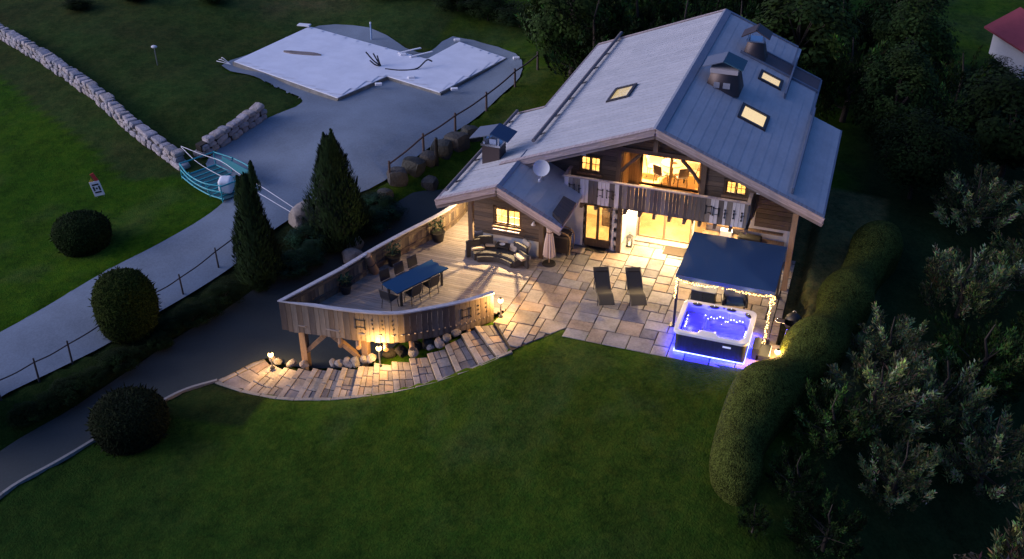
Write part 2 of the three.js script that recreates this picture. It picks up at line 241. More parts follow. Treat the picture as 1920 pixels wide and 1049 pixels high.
{ // one sheet of ground to the horizon
  const ax = (lo, hi, f0, f1) => { const a = [-420, -260, -150, -95, -72].filter((q) => q < lo); for (let q = lo; q <= hi + 1e-6; q += q >= f0 && q < f1 ? 0.25 : 0.5) a.push(q); return [...a, ...[34, 48, 80, 150, 260, 420].filter((q) => q > hi)]; };
  const xs = ax(-58, 26, -16, 8), zs = ax(-56, 26, 5.5, 14), pos = [], col = [], uv = [], idx = [];
  const bb = (poly) => poly.reduce((b, [x, z]) => [Math.min(b[0], x), Math.max(b[1], x), Math.min(b[2], z), Math.max(b[3], z)], [99, -99, 99, -99]);
  const polys = [[drivePoly, .14], [roadPoly, .14], [homePoly, .5], [stepsPoly, .3]].map(([p, d]) => [p, d, bb(p)]);
  for (const z of zs) for (const x of xs) {
    let h = H(x, z) + 0.05 * (fbm(x * .4 + 200, z * .4 + 200, 4096, 4096, 7, 3) - .5);
    for (const [p, d, b] of polys) if (x > b[0] && x < b[1] && z > b[2] && z < b[3] && inside(p, x, z)) h -= d;
    pos.push(x, h, z); uv.push(x, z);
    const a = fbm(x * .12 + 300, z * .12 + 300, 4096, 4096, 9, 4), b = fbm(x * .6 + 300, z * .6 + 300, 4096, 4096, 19, 3);
    const a2 = fbm(x * .05 + 400, z * .05 + 400, 4096, 4096, 29, 3); let c = [0.024 + .014 * a, 0.05 + .04 * (a - .5) + .05 * (a2 - .5), 0.005]; // lawn
    const mix = (t, q) => { t = Math.min(1, Math.max(0, t)); c = c.map((v, i) => v * (1 - t) + q[i] * t); };
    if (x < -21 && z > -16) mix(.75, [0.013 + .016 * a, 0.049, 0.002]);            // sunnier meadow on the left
    mix(1.6 * (b - .52), [0.045, 0.05, 0.02]);                             // dry patches
    if (x < -20 && z < -1.6 - (x + 26) * -.53 + 2) { const beyond = (-2.7 - (x + 26) * .53) - z + (x < -26 ? 0 : 0); mix(beyond > -1 && !inside(roadPoly, x, z) ? .75 : 0, [0.016 + .014 * b, 0.022 + .014 * a, 0.012]); } // rough ground behind the wall
    mix(1.3 - Math.hypot(x + 33, (z + 27) * 1.4) / 5, [0.055 + .03 * b, 0.042 + .02 * b, 0.028]);
    if (z < -22) mix(.5 + 1.5 * (b - .5), [0.02, 0.034, 0.012]);
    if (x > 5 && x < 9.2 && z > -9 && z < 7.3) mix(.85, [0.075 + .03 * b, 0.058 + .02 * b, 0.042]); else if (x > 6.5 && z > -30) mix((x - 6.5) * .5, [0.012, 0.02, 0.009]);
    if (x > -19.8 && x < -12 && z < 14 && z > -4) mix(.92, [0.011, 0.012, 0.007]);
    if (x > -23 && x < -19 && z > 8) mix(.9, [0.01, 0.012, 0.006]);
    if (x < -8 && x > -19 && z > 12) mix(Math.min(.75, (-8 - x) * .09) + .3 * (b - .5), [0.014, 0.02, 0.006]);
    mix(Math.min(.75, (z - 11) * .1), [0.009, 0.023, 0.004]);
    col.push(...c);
  }
  for (let j = 0; j < zs.length - 1; j++) for (let i = 0; i < xs.length - 1; i++) { const a = j * xs.length + i, b = a + 1, c = a + xs.length, d = c + 1; idx.push(a, c, b, b, c, d); }
  const g = new THREE.BufferGeometry();
  g.setAttribute('position', new THREE.Float32BufferAttribute(pos, 3)); g.setAttribute('color', new THREE.Float32BufferAttribute(col, 3)); g.setAttribute('uv', new THREE.Float32BufferAttribute(uv, 2));
  g.setIndex(idx); g.computeVertexNormals();
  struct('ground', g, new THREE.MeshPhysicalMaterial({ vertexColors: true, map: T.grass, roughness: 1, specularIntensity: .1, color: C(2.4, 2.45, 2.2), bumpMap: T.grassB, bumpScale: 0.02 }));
}
function drape(poly, lift, step = 0.5) { // a sheet laid on the ground, cut to a plan polygon
  const b = poly.reduce((q, [x, z]) => [Math.min(q[0], x), Math.max(q[1], x), Math.min(q[2], z), Math.max(q[3], z)], [99, -99, 99, -99]), v = [];
  const clip = (pts, ax, lim, sgn) => { const o = []; for (let i = 0; i < pts.length; i++) { const p = pts[i], q = pts[(i + 1) % pts.length], dp = sgn * (p[ax] - lim), dq = sgn * (q[ax] - lim); if (dp >= 0) o.push(p); if ((dp >= 0) !== (dq >= 0)) { const t = dp / (dp - dq); o.push([p[0] + (q[0] - p[0]) * t, p[1] + (q[1] - p[1]) * t]); } } return o; };
  const P = (p) => [p[0], H(p[0], p[1]) + lift, p[1]];
  for (let x = b[0]; x < b[1]; x += step) {
    const strip = clip(clip(poly, 0, x, 1), 0, x + step, -1); if (strip.length < 3) continue;
    for (let z = b[2]; z < b[3]; z += step) {
      const cell = clip(clip(strip, 1, z, 1), 1, z + step, -1); if (cell.length < 3) continue;
      if (THREE.ShapeUtils.area(cell.map((p) => new THREE.Vector2(p[0], p[1]))) < 0) cell.reverse();
      for (let i = 1; i < cell.length - 1; i++) v.push(...P(cell[0]), ...P(cell[i + 1]), ...P(cell[i]));
    }
  }
  const g = mergeVertices(boxUV(tri(v)).deleteAttribute('normal'), 1e-4); g.computeVertexNormals(); return g;
}
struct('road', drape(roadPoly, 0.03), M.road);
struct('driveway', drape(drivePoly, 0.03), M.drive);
{ // pale edging strip between driveway and lawn
  const e = smooth([[-14.8, 11.5], [-15.7, 12.32], [-16.25, 13.3], [-17.2, 15.2], [-18, 17.2], [-18.75, 19], [-19.8, 25]], 6, false), gs = [];
  for (let i = 0; i < e.length - 1; i++) gs.push(bar(V(e[i][0], H(...e[i]) + .02, e[i][1]), V(e[i + 1][0], H(...e[i + 1]) + .02, e[i + 1][1]), .12, .14));
  struct('lawn_kerb', gs, M.kerb);
}
// ------------------------------------------------------------------ building site: slab, white sheet and what lies on it
const SLABY = -0.52;
{
  const W = [[-30.7, -15.3], [-29.6, -23.1], [-19.3, -19.8], [-18.6, -23.6], [-14.6, -21.7], [-16.3, -14.8], [-20.4, -16.2], [-21.6, -12]];
  struct('concrete_slab', prism(W.map(([x, z]) => [x + (x + 22) * .012, z + (z + 18) * .012]), SLABY + .12, -1), M.kerb);
  // the sheet: fine mesh with shallow folds
  const s = new THREE.Vector2(), g0 = prism(W, SLABY + .17, SLABY + .125), r = rng(4);
  const sheet = (() => {
    const v = []; const st = .35;
    const F = (x, z) => SLABY + .17 + .05 * fbm(x * .9 + 90, z * .5 + 90, 4096, 4096, 44, 4);
    for (let x = -31; x < -14; x += st) for (let z = -24; z < -11; z += st) { const c = [[x, z], [x + st, z], [x + st, z + st], [x, z + st]]; if (c.every(([a, b]) => inside(W, a, b))) { const p = c.map(([a, b]) => [a, F(a, b), b]); v.push(...p[0], ...p[2], ...p[1], ...p[0], ...p[3], ...p[2]); } }
    const g = mergeVertices(tri(v).deleteAttribute('normal'), 1e-4); g.computeVertexNormals(); return g;
  })();
  const t = thing('white_sheet', 'big white sheet with stepped corners spread over the concrete slab', 'sheet', [-22, SLABY, -17]);
  part('sheet_edge', g0.translate(22, -SLABY, 17), M.tarp, t); part('sheet_top', sheet.translate(22, -SLABY, 17), M.tarp, t);
  const px = (x, z, y = SLABY + .2) => V(x, y, z);
  lone('sand_streak', slab(Array.from({ length: 14 }, (_, i) => { const a = i / 14 * 6.283; return [-27.3 + 1.3 * Math.cos(a) + .2 * Math.sin(3 * a), -18 + .28 * Math.sin(a) - .15 * Math.cos(a)]; }), SLABY + .17, SLABY + .25, .03), std(.33, .27, .25, { map: T.stone }), 'small brown heap of sand on the left half of the white sheet', 'sand');
  const hs = thing('black_hose_bundle', 'bunch of short black hoses sticking up from the white sheet', 'hose', [-21.5, SLABY + .15, -17.6]);
  for (const [a, b, c] of [[-.9, .9, .1], [-.55, .75, -.1], [-.2, .7, 0], [-.5, .5, .3]]) part('hose', tube([V(0, .05, 0), V(a * .45, b * .4, c), V(a, b, c * 1.5)], .045), M.black, hs);
  lone('bent_black_hose', tube([px(-21, -17.2), px(-20, -17.3), px(-19.1, -17.8, SLABY + .25), px(-18.7, -18.6, SLABY + .6), px(-18.5, -18.8, SLABY + .45)], .05), M.black, 'long bent black hose lying on the white sheet beside the bunch', 'hose');
  for (const [x, z, w] of [[-20.9, -20.7, 'left'], [-19.9, -20.3, 'right']]) lone('white_board', rbox(.18, .06, 1.7, .02, 0, 0, 0).rotateY(-.6).translate(x, SLABY + .25, z), M.white, w + ' white plank of the pair across the back edge of the sheet', 'plank', 'white planks at the back edge of the sheet');
  for (const [x, z, l] of [[-18.8, -16.3, 'small white block weighing down the sheet at its inner front corner'], [-15.6, -15.4, 'small white block beside the right front corner of the sheet'], [-18.8, -23.7, 'small white block on the back right edge of the sheet'], [-13.9, -21.7, 'larger white block at the far right tip of the sheet'], [-21, -19.9, 'small white block between the hoses and the white planks'], [-20.2, -14.6, 'flat white block on the sheet near its front notch']])
    lone('white_block', rbox(.42, .14, .26, .03, 0, 0, 0).rotateY(.5).translate(x, SLABY + .24, z), M.white, l, 'block');
  const pm = thing('marker_post', 'thin pale blue marker post standing at the back edge of the sheet', 'post', [-24.3, SLABY, -22]);
  part('pole', new THREE.CylinderGeometry(.05, .06, 1.3, 8).translate(0, .65, 0), std(.3, .42, .6), pm); part('cap', new THREE.SphereGeometry(.075, 8, 6).translate(0, 1.32, 0), M.white, pm);
  const wr = thing('wire_stub', 'pale wires poking out at the left tip of the sheet', 'wire', [-31, SLABY, -14.9]);
  for (const [a, b] of [[-.6, .35], [-.8, .2], [-.4, .5]]) part('wire', tube([V(.3, .1, 0), V(a * .5, b, .05), V(a, b * .8, -.1)], .022), M.white, wr);
  lone('grey_tub_lid', rbox(.9, .1, .45, .04, 0, 0, 0).rotateY(.1).translate(-29.9, SLABY + .3, -22.9), M.white, 'pale folded flap at the back left corner of the sheet', 'flap');
}
// ------------------------------------------------------------------ patio with its paving stones
const patioPoly = [[-4.28, 2.1], [-4.33, 3.4], [-4.46, 6.36], [-4.66, 7.32], [-3.37, 8.9], [-2.31, 7.42], [6.45, 7.42], [6.4, 5.9], [5.9, 5.2], [5.85, .3], [5.85, -1], [-1.7, -1], [-1.7, .5], [-4.28, .5]];
{
  const p = struct('patio', prism(patioPoly, -.035, -2.6), M.mortar), r = rng(11), s = .31, x0 = -4.66, z1 = 7.42 + 5 * .31, nx = 38, nz = 34, taken = new Set();
  const cellIn = (i, j) => { const x = x0 + i * s, z = z1 - j * s; return [[.5, .5], [.15, .15], [.85, .15], [.15, .85], [.85, .85]].filter(([a, b]) => inside(patioPoly, x + a * s, z - b * s)).length >= 2; };
  const half = (pts, [ax, az], [bx2, bz]) => { const f = ([x, z]) => (bx2 - ax) * (z - az) - (bz - az) * (x - ax), o = []; for (let i = 0; i < pts.length; i++) { const A = pts[i], B = pts[(i + 1) % pts.length], da = f(A), db = f(B); if (da >= 0) o.push(A); if ((da >= 0) !== (db >= 0)) { const t = da / (da - db); o.push([A[0] + (B[0] - A[0]) * t, A[1] + (B[1] - A[1]) * t]); } } return o; };
  const cut = (q) => { const zc = q.reduce((m, p2) => m + p2[1], 0) / q.length, xc = q.reduce((m, p2) => m + p2[0], 0) / q.length; if (zc > 6.6 && xc < -2) { if (zc > 7.2) q = half(q, [-3.33, 8.86], [-4.62, 7.3]); if (q.length > 2) q = half(q, [-2.31, 7.4], [-3.38, 8.88]); } if (zc < 6.6 && xc < -3.9) q = half(q, [-4.46, 6.5], [-4.27, 2.1]); if (zc > 6.36 && zc <= 7.4 && xc < -4) q = q.length > 2 ? half(q, [-4.64, 7.4], [-4.44, 6.36]) : q; if (zc < 5.2 && q.length > 2) q = half(q, [5.88, -1], [5.88, 5.2]); return q; };
  const sizes = [[3, 2], [2, 3], [2, 2], [3, 3], [2, 2], [3, 2], [2, 1], [1, 2], [1, 1]];
  for (let j = 0; j < nz; j++) for (let i = 0; i < nx; i++) {
    if (taken.has(i + ',' + j) || !cellIn(i, j)) continue;
    const opts = sizes.slice(Math.floor(r() * 4)); let pick = [1, 1];
    for (const [a, b] of opts) { let ok = true; for (let q = 0; q < b && ok; q++) for (let k = 0; k < a; k++) if (taken.has(i + k + ',' + (j + q)) || !cellIn(i + k, j + q)) { ok = false; break; } if (ok) { pick = [a, b]; break; } }
    const [a, b] = pick; for (let q = 0; q < b; q++) for (let k = 0; k < a; k++) taken.add(i + k + ',' + (j + q));
    const X0 = x0 + i * s + .018, X1 = x0 + (i + a) * s - .018, Z1 = z1 - j * s - .018, Z0 = z1 - (j + b) * s + .018, J = () => (r() - .5) * .022, lift = (r() - .5) * .012;
    const quad = cut([[X0 + J(), Z0 + J()], [X1 + J(), Z0 + J()], [X1 + J(), Z1 + J()], [X0 + J(), Z1 + J()]]); if (quad.length < 3 || Math.abs(THREE.ShapeUtils.area(quad.map(([x, z]) => new THREE.Vector2(x, z)))) < .015) continue;
    part('paving_stone', slab(quad, -.04, lift + .0, .016), M.pave[Math.floor(r() * M.pave.length)], p);
  }
}
// ------------------------------------------------------------------ curved stone steps down to the driveway
const stepIn = [[-4.66, 7.32], [-5.34, 7.66], [-5.72, 8.12], [-6.11, 8.81], [-6.64, 9.31], [-7.25, 9.62], [-7.9, 9.83], [-8.6, 9.93], [-9.18, 10.12], [-9.86, 10.2], [-10.48, 10.22], [-11.14, 10.24], [-11.8, 10.24], [-12.5, 10.18], [-13.2, 9.98], [-13.9, 9.55]];
const stepOut = [[-3.37, 8.9], [-3.81, 9.25], [-4.34, 9.73], [-5.02, 10.29], [-5.64, 10.72], [-6.35, 11.11], [-7.05, 11.43], [-7.83, 11.69], [-8.6, 11.89], [-9.34, 12.03], [-10.1, 12.08], [-10.85, 12.15], [-11.66, 12.12], [-12.45, 12.0], [-13.4, 11.84], [-14.82, 11.5]];
const stepY = (k) => -.165 * k;
{
  const st = new THREE.Group(); st.name = 'garden_steps'; st.userData.kind = 'structure'; scene.add(st);
  const r = rng(23), L = (a, b, t) => [a[0] + (b[0] - a[0]) * t, a[1] + (b[1] - a[1]) * t];
  for (let k = 1; k < 16; k++) {
    const y = stepY(k), A = stepIn[k - 1], B = stepOut[k - 1], Cc = stepIn[k], D = stepOut[k];
    const f = Math.min(.42, .23 / Math.hypot(Cc[0] - A[0], Cc[1] - A[1])), g = Math.min(.42, .23 / Math.hypot(D[0] - B[0], D[1] - B[1]));
    const N0 = L(Cc, A, f), N1 = L(D, B, g);
    part('step_base', prism([A, B, D, Cc], y - .03, y - .8), M.mortar, st);
    const nn = 2 + (r() < .5 ? 1 : 0); // nosing stones
    let t = 0; for (let i = 0; i < nn; i++) { const u = i === nn - 1 ? 1 : (i + 1) / nn + (r() - .5) * .2; part('nosing_stone', slab([L(N0, N1, t + .006), L(N0, N1, u - .006), L(Cc, D, u - .006), L(Cc, D, t + .006)], y - .15, y + .012 * r(), .022), M.pave[[2, 2, 4, 0, 2][Math.floor(r() * 5)]], st); t = u; }
    { const q = (a, b, d) => { const l = Math.hypot(b[0] - a[0], b[1] - a[1]); return [(b[1] - a[1]) / l * -d, (b[0] - a[0]) / l * d]; }, e = q(B, D, -.15); part('edging_stone', slab([B, D, [D[0] + e[0], D[1] + e[1]], [B[0] + e[0], B[1] + e[1]]], y - .3, (x) => y + .0 + .165 * Math.max(0, Math.min(1, (x - D[0]) / (B[0] - D[0] || 1))), .02), M.kerb, st); }
    t = 0; const m = 3 + Math.floor(r() * 2);
    for (let i = 0; i < m; i++) {
      const u = i === m - 1 ? 1 : (i + 1) / m + (r() - .5) * .16, q = r() < .45 ? .35 + .3 * r() : 0, e = .008;
      const quad = (p0, p1) => [L(L(A, B, t + e), L(N0, N1, t + e), p0 + .02), L(L(A, B, u - e), L(N0, N1, u - e), p0 + .02), L(L(A, B, u - e), L(N0, N1, u - e), p1 - .02), L(L(A, B, t + e), L(N0, N1, t + e), p1 - .02)];
      for (const [p0, p1] of q ? [[0, q], [q, 1]] : [[0, 1]]) part('tread_stone', slab(quad(p0, p1), y - .05, y - .02 + .012 * r(), .016), M.pave[Math.floor(r() * M.pave.length)], st);
      t = u;
    }
  }
  // landing wedge at the top, lower end slabs
  const LD = [stepIn[0], stepOut[0], [-2.4, 7.5], [-4.35, 6.4]];
}
// ------------------------------------------------------------------ rocks
function rockGeo(seed, sx, sy, sz, det = 2, pw = 2) {
  const g = mergeVertices(new THREE.IcosahedronGeometry(1, det).deleteAttribute('uv').deleteAttribute('normal'), 1e-3), p = g.attributes.position, v = V();
  const r = rng(seed), cuts = Array.from({ length: 9 }, () => [V(r() - .5, r() - .5, r() - .5).normalize(), .62 + .25 * r()]);
  for (let i = 0; i < p.count; i++) { v.fromBufferAttribute(p, i); if (pw > 2) v.divideScalar(Math.pow(Math.abs(v.x) ** pw + Math.abs(v.y) ** pw + Math.abs(v.z) ** pw, 1 / pw)); else for (const [n, d] of cuts) { const k = v.dot(n); if (k > d) v.addScaledVector(n, d - k); } v.multiplyScalar(1 + (pw > 2 ? .2 : .22) * n3(v, 1.3, seed)); p.setXYZ(i, v.x * sx, v.y * sy, v.z * sz); }
  const q = toCreasedNormals(g, .7); return boxUV(q.index ? q.toNonIndexed() : q);
}
const blocks = Array.from({ length: 8 }, (_, i) => rockGeo(200 + i, .86, .86, .86, 2, 5));
const rocks = Array.from({ length: 8 }, (_, i) => rockGeo(100 + i, 1, .72, .8));
{
  const r = rng(31); let n = 0;
  const put = (x, y, z, s, label, group, sy = 1) => { const m = lone('boulder', group?.includes('below the rail') ? blocks[n % 8] : rocks[n % 8], group?.includes('below the rail') || !group ? (!group && label.includes('brown') ? std(.1, .07, .05, { map: T.stone }) : M.rockDark[n % 2]) : group.includes('slope') ? M.rockDark[0] : M.rock[n % 3], label, 'boulder', group); m.position.set(x, y, z); m.rotation.set((r() - .5) * .5, r() * 6.28, (r() - .5) * .5); m.scale.set(s, s * sy, s); n++; };
  for (let k = 2; k < 15; k++) for (const t of [.2, .7]) { // row along the inner side of the steps
    if (r() < .38) continue;
    const a = stepIn[k], b = stepIn[Math.min(15, k + 1)], o = stepOut[k], dx = a[0] - o[0], dz = a[1] - o[1], l = Math.hypot(dx, dz), x = a[0] + (b[0] - a[0]) * t + dx / l * (.16 + .1 * r()), z = a[1] + (b[1] - a[1]) * t + dz / l * (.16 + .1 * r());
    if ([[-12.98, 10.42], [-8.3, 9.95]].some(([a2, b2]) => Math.hypot(x - a2, z - b2) < .42)) continue;
    put(x, stepY(k + t) + .0 + .07 * r(), z, .17 + .13 * r(), 'pale boulder in the row lining the inner side of the curved stone steps', 'boulders lining the curved steps');
  }
  for (const [x, z, s] of [[-6.4, 8.0, .3], [-6.9, 8.55, .34], [-7.4, 8.6, .3], [-5.7, 7.45, .26], [-7.9, 8.9, .36], [-8.5, 8.8, .3], [-6.9, 7.7, .3]]) put(x, H(x, z) + .2, z, s, 'rough boulder on the slope just under the curved deck railing', 'boulders on the slope under the deck');
  for (const [x, z, s, nm] of [[-14.5, -4.9, .8, 'first from the near end'], [-14.15, -6.1, .85, 'third from the near end'], [-13.75, -7.2, .7, 'fourth from the near end'], [-13.5, -8.4, .85, 'fifth from the near end'], [-13.1, -9.6, .9, 'sixth from the near end'], [-12.8, -10.9, .8, 'at the far end'], [-13.0, -5.6, .6, 'lower one near the driveway'], [-14.6, -3.6, .55, 'small one next to the conifer']]) put(x, H(x, z) + .02, z, s * .75, 'dark boulder in the bank below the rail fence, ' + nm, 'boulders in the bank below the rail fence');
  put(-14.0, H(-14, 1.4) + .2, 1.4, .62, 'pale speckled boulder at the driveway edge between the conifers and the deck', 'boulder', undefined);
  put(-14.25, H(-14.2, .6) + .35, .5, .5, 'long pale boulder lying behind the speckled boulder at the driveway edge', 'boulder', undefined, .6);
  put(-17.0, H(-17, .6) + .5, .4, 1.0, 'big brown boulder at the left foot of the right hand conifer', 'boulder', undefined, 1.1);
}
// ------------------------------------------------------------------ dry stone walls on the left
{
  const build = (name, label, pts, hgt, wid, seed, cols) => {
    const [x0, z0] = pts[Math.floor(pts.length / 2)], t = thing(name, label, 'stone wall', [x0, H(x0, z0), z0]), by = H(x0, z0), r = rng(seed);
    const c = new THREE.CatmullRomCurve3(pts.map(([x, z]) => V(x, 0, z))), L = c.getLength(), core = [];
    for (let row = 0, y = 0; row < 3; row++) { const rh = hgt / 3 * (.9 + .2 * r());
      for (let s = row * .3; s < L - .2;) { const w = .32 + 1.0 * r() * r() * r() + .12, q = c.getPointAt(Math.min(1, (s + w / 2) / L)), d = c.getTangentAt(Math.min(1, (s + w / 2) / L));
        const m = part('stone', blocks[Math.floor(r() * 8)], M.wallStone[Math.floor(r() * 4)], t); m.position.set(q.x - x0 + (r() - .5) * .1, H(q.x, q.z) - by + y + rh * .45, q.z - z0 + (r() - .5) * .1);
        m.rotation.set((r() - .5) * .3, Math.atan2(-d.z, d.x), (r() - .5) * .45); m.scale.set(w * .58, rh * (.58 + .18 * r()), wid * .56 * (.85 + .35 * r())); s += w; }
      y += rh; }
    for (let i = 1; i < 23; i++) { const a = c.getPointAt(i / 24), b = c.getPointAt((i + 1) / 24); core.push(bar(V(a.x - x0, H(a.x, a.z) - by + hgt * .42, a.z - z0), V(b.x - x0, H(b.x, b.z) - by + hgt * .42, b.z - z0), wid * .7, hgt * .8)); }
    part('earth_core', core, M.soil, t);
  };
  build('dry_stone_wall', 'long pale dry stone wall running down the left meadow', [[-49.5, -14.9], [-41.3, -10.9], [-35.5, -7.8], [-30.8, -4.9], [-26, -2.6]], 0.85, .62, 41);
  build('dry_stone_wall', 'short wall of big blue grey blocks beside the road, at the corner of the long wall', [[-25.7, -3.6], [-25.1, -5.6], [-24.55, -8.5]], .85, .62, 43);
}
// ------------------------------------------------------------------ chalet
const RH = 6.38, SL = (x) => RH + .39 * x, SR = (x) => RH - .40 * x, SAX = -5.62, SA = (x) => SL(SAX) - .5 * (x - SAX);
const house = thing('chalet', 'big timber chalet with lit windows, long balcony and frosted gable roof', 'house', [0, 0, 0]);
function wallShape(poly, holes, z0, depth) {
  const s = new THREE.Shape(poly.map(([x, y]) => new THREE.Vector2(x, y)));
  for (const [a, b, c, d] of holes) s.holes.push(new THREE.Path([[a, c], [a, d], [b, d], [b, c]].map(([x, y]) => new THREE.Vector2(x, y))));
  return boxUV(new THREE.ExtrudeGeometry(s, { depth, bevelEnabled: false }).deleteAttribute('uv').translate(0, 0, z0));
}
function boards(parent, x0, x1, y0, yTop, z, holes, seed, mats = M.barn, h = .215, th = .05) { // horizontal boards, each its own mesh; yTop = list of [a,b]: y <= a + b x
  const r = rng(seed);
  for (let y = y0; y < 7; y += h) {
    const cuts = holes.filter(([, , c, d]) => c < y + h - .03 && d > y + .03).map(([a, b]) => [a, b]).sort((p, q) => p[0] - q[0]);
    let segs = [[x0, x1]]; for (const [a, b] of cuts) segs = segs.flatMap(([p, q]) => [[p, Math.min(q, a)], [Math.max(p, b), q]].filter(([m, n]) => n - m > .04));
    segs = segs.flatMap(([p, q]) => { if (q - p < 3.4) return [[p, q]]; const m = p + (q - p) * (.35 + .3 * r()); return [[p, m], [m, q]]; });
    for (const [p, q] of segs) {
      let poly = [[p + .003, y + .004], [q - .003, y + .004], [q - .003, y + h - .004], [p + .003, y + h - .004]];
      for (const [a, b] of yTop) { const o = []; for (let i = 0; i < poly.length; i++) { const A = poly[i], B = poly[(i + 1) % poly.length], da = a + b * A[0] - A[1], db = a + b * B[0] - B[1]; if (da >= 0) o.push(A); if ((da >= 0) !== (db >= 0)) { const t = da / (da - db); o.push([A[0] + (B[0] - A[0]) * t, A[1] + (B[1] - A[1]) * t]); } } poly = o; if (poly.length < 3) break; }
      if (poly.length < 3) continue;
      const g = slab(poly.map(([x, yy]) => [x, -yy]), 0, th + .008 * r(), .008).rotateX(Math.PI / 2); // lay face to +z
      part('wall_board', boxUV(g.deleteAttribute('uv')).translate(0, 0, z), mats[Math.floor(r() * mats.length)], parent);
    }
  }
}
function windowAt(x0, x1, y0, y1, z, { sashes = 2, bars = true, mat = M.frame, sill = true, name = 'window', low = 0, mid = null } = {}) {
  const f = .075, d = .1, w = part(name, [bx(x0 - f, x0, y0 - f, y1 + f, z - .04, z + d), bx(x1, x1 + f, y0 - f, y1 + f, z - .04, z + d), bx(x0, x1, y1, y1 + f, z - .04, z + d), bx(x0, x1, y0 - f, y0, z - .04, z + d)], mat, house);
  const sw = (x1 - x0) / sashes, s = .05;
  for (let i = 0; i < sashes; i++) {
    const a = x0 + i * sw + .004, b = x0 + (i + 1) * sw - .004, gs = [bx(a, a + s, y0, y1, z, z + .05), bx(b - s, b, y0, y1, z, z + .05), bx(a + s, b - s, y1 - s, y1, z, z + .05), bx(a + s, b - s, y0, y0 + s + low, z, z + .05)];
    if (bars) { gs.push(bx((a + b) / 2 - .012, (a + b) / 2 + .012, y0 + s + low, y1 - s, z + .012, z + .042)); const m = mid ?? (y0 + low + y1) / 2; gs.push(bx(a + s, b - s, m - .012, m + .012, z + .014, z + .04)); }
    part('sash', gs, mat, w); part('pane', bx(a + s, b - s, y0 + s + low, y1 - s, z + .02, z + .026), M.glass, w);
  }
  if (sill) part('sill', rbox(x1 - x0 + .28, .05, .2, .012, (x0 + x1) / 2, y0 - f - .025, z + .12), M.oak, w);
  return w;
}
function room(name, x0, x1, y0, y1, z0, z1, wall = M.cream, floor = M.creamFloor, ceil = M.cream) {
  const t = .08, w = part(name, [bx(x0 - t, x0, y0 - t, y1 + t, z0 - t, z1), bx(x1, x1 + t, y0 - t, y1 + t, z0 - t, z1), bx(x0, x1, y0 - t, y1 + t, z0 - t, z0)], wall, house);
  part('room_floor', bx(x0, x1, y0 - t, y0, z0, z1), floor, w); part('room_ceiling', bx(x0, x1, y1, y1 + t, z0, z1), ceil, w); return w;
}
const wL = [-3.32, -2.48, 3.5, 4.16], wR = [2.76, 3.58, 3.45, 4.0], LOG = [-1.55, 1.7, 2.62, 4.68], WAn = [-6.54, -5.42, 1.25, 1.98], FD = [-3.0, -1.87, .02, 2.02], SD = [-.98, 1.35, .06, 2.18], GLZ = [-1.02, 1.5, 2.66, 4.5];
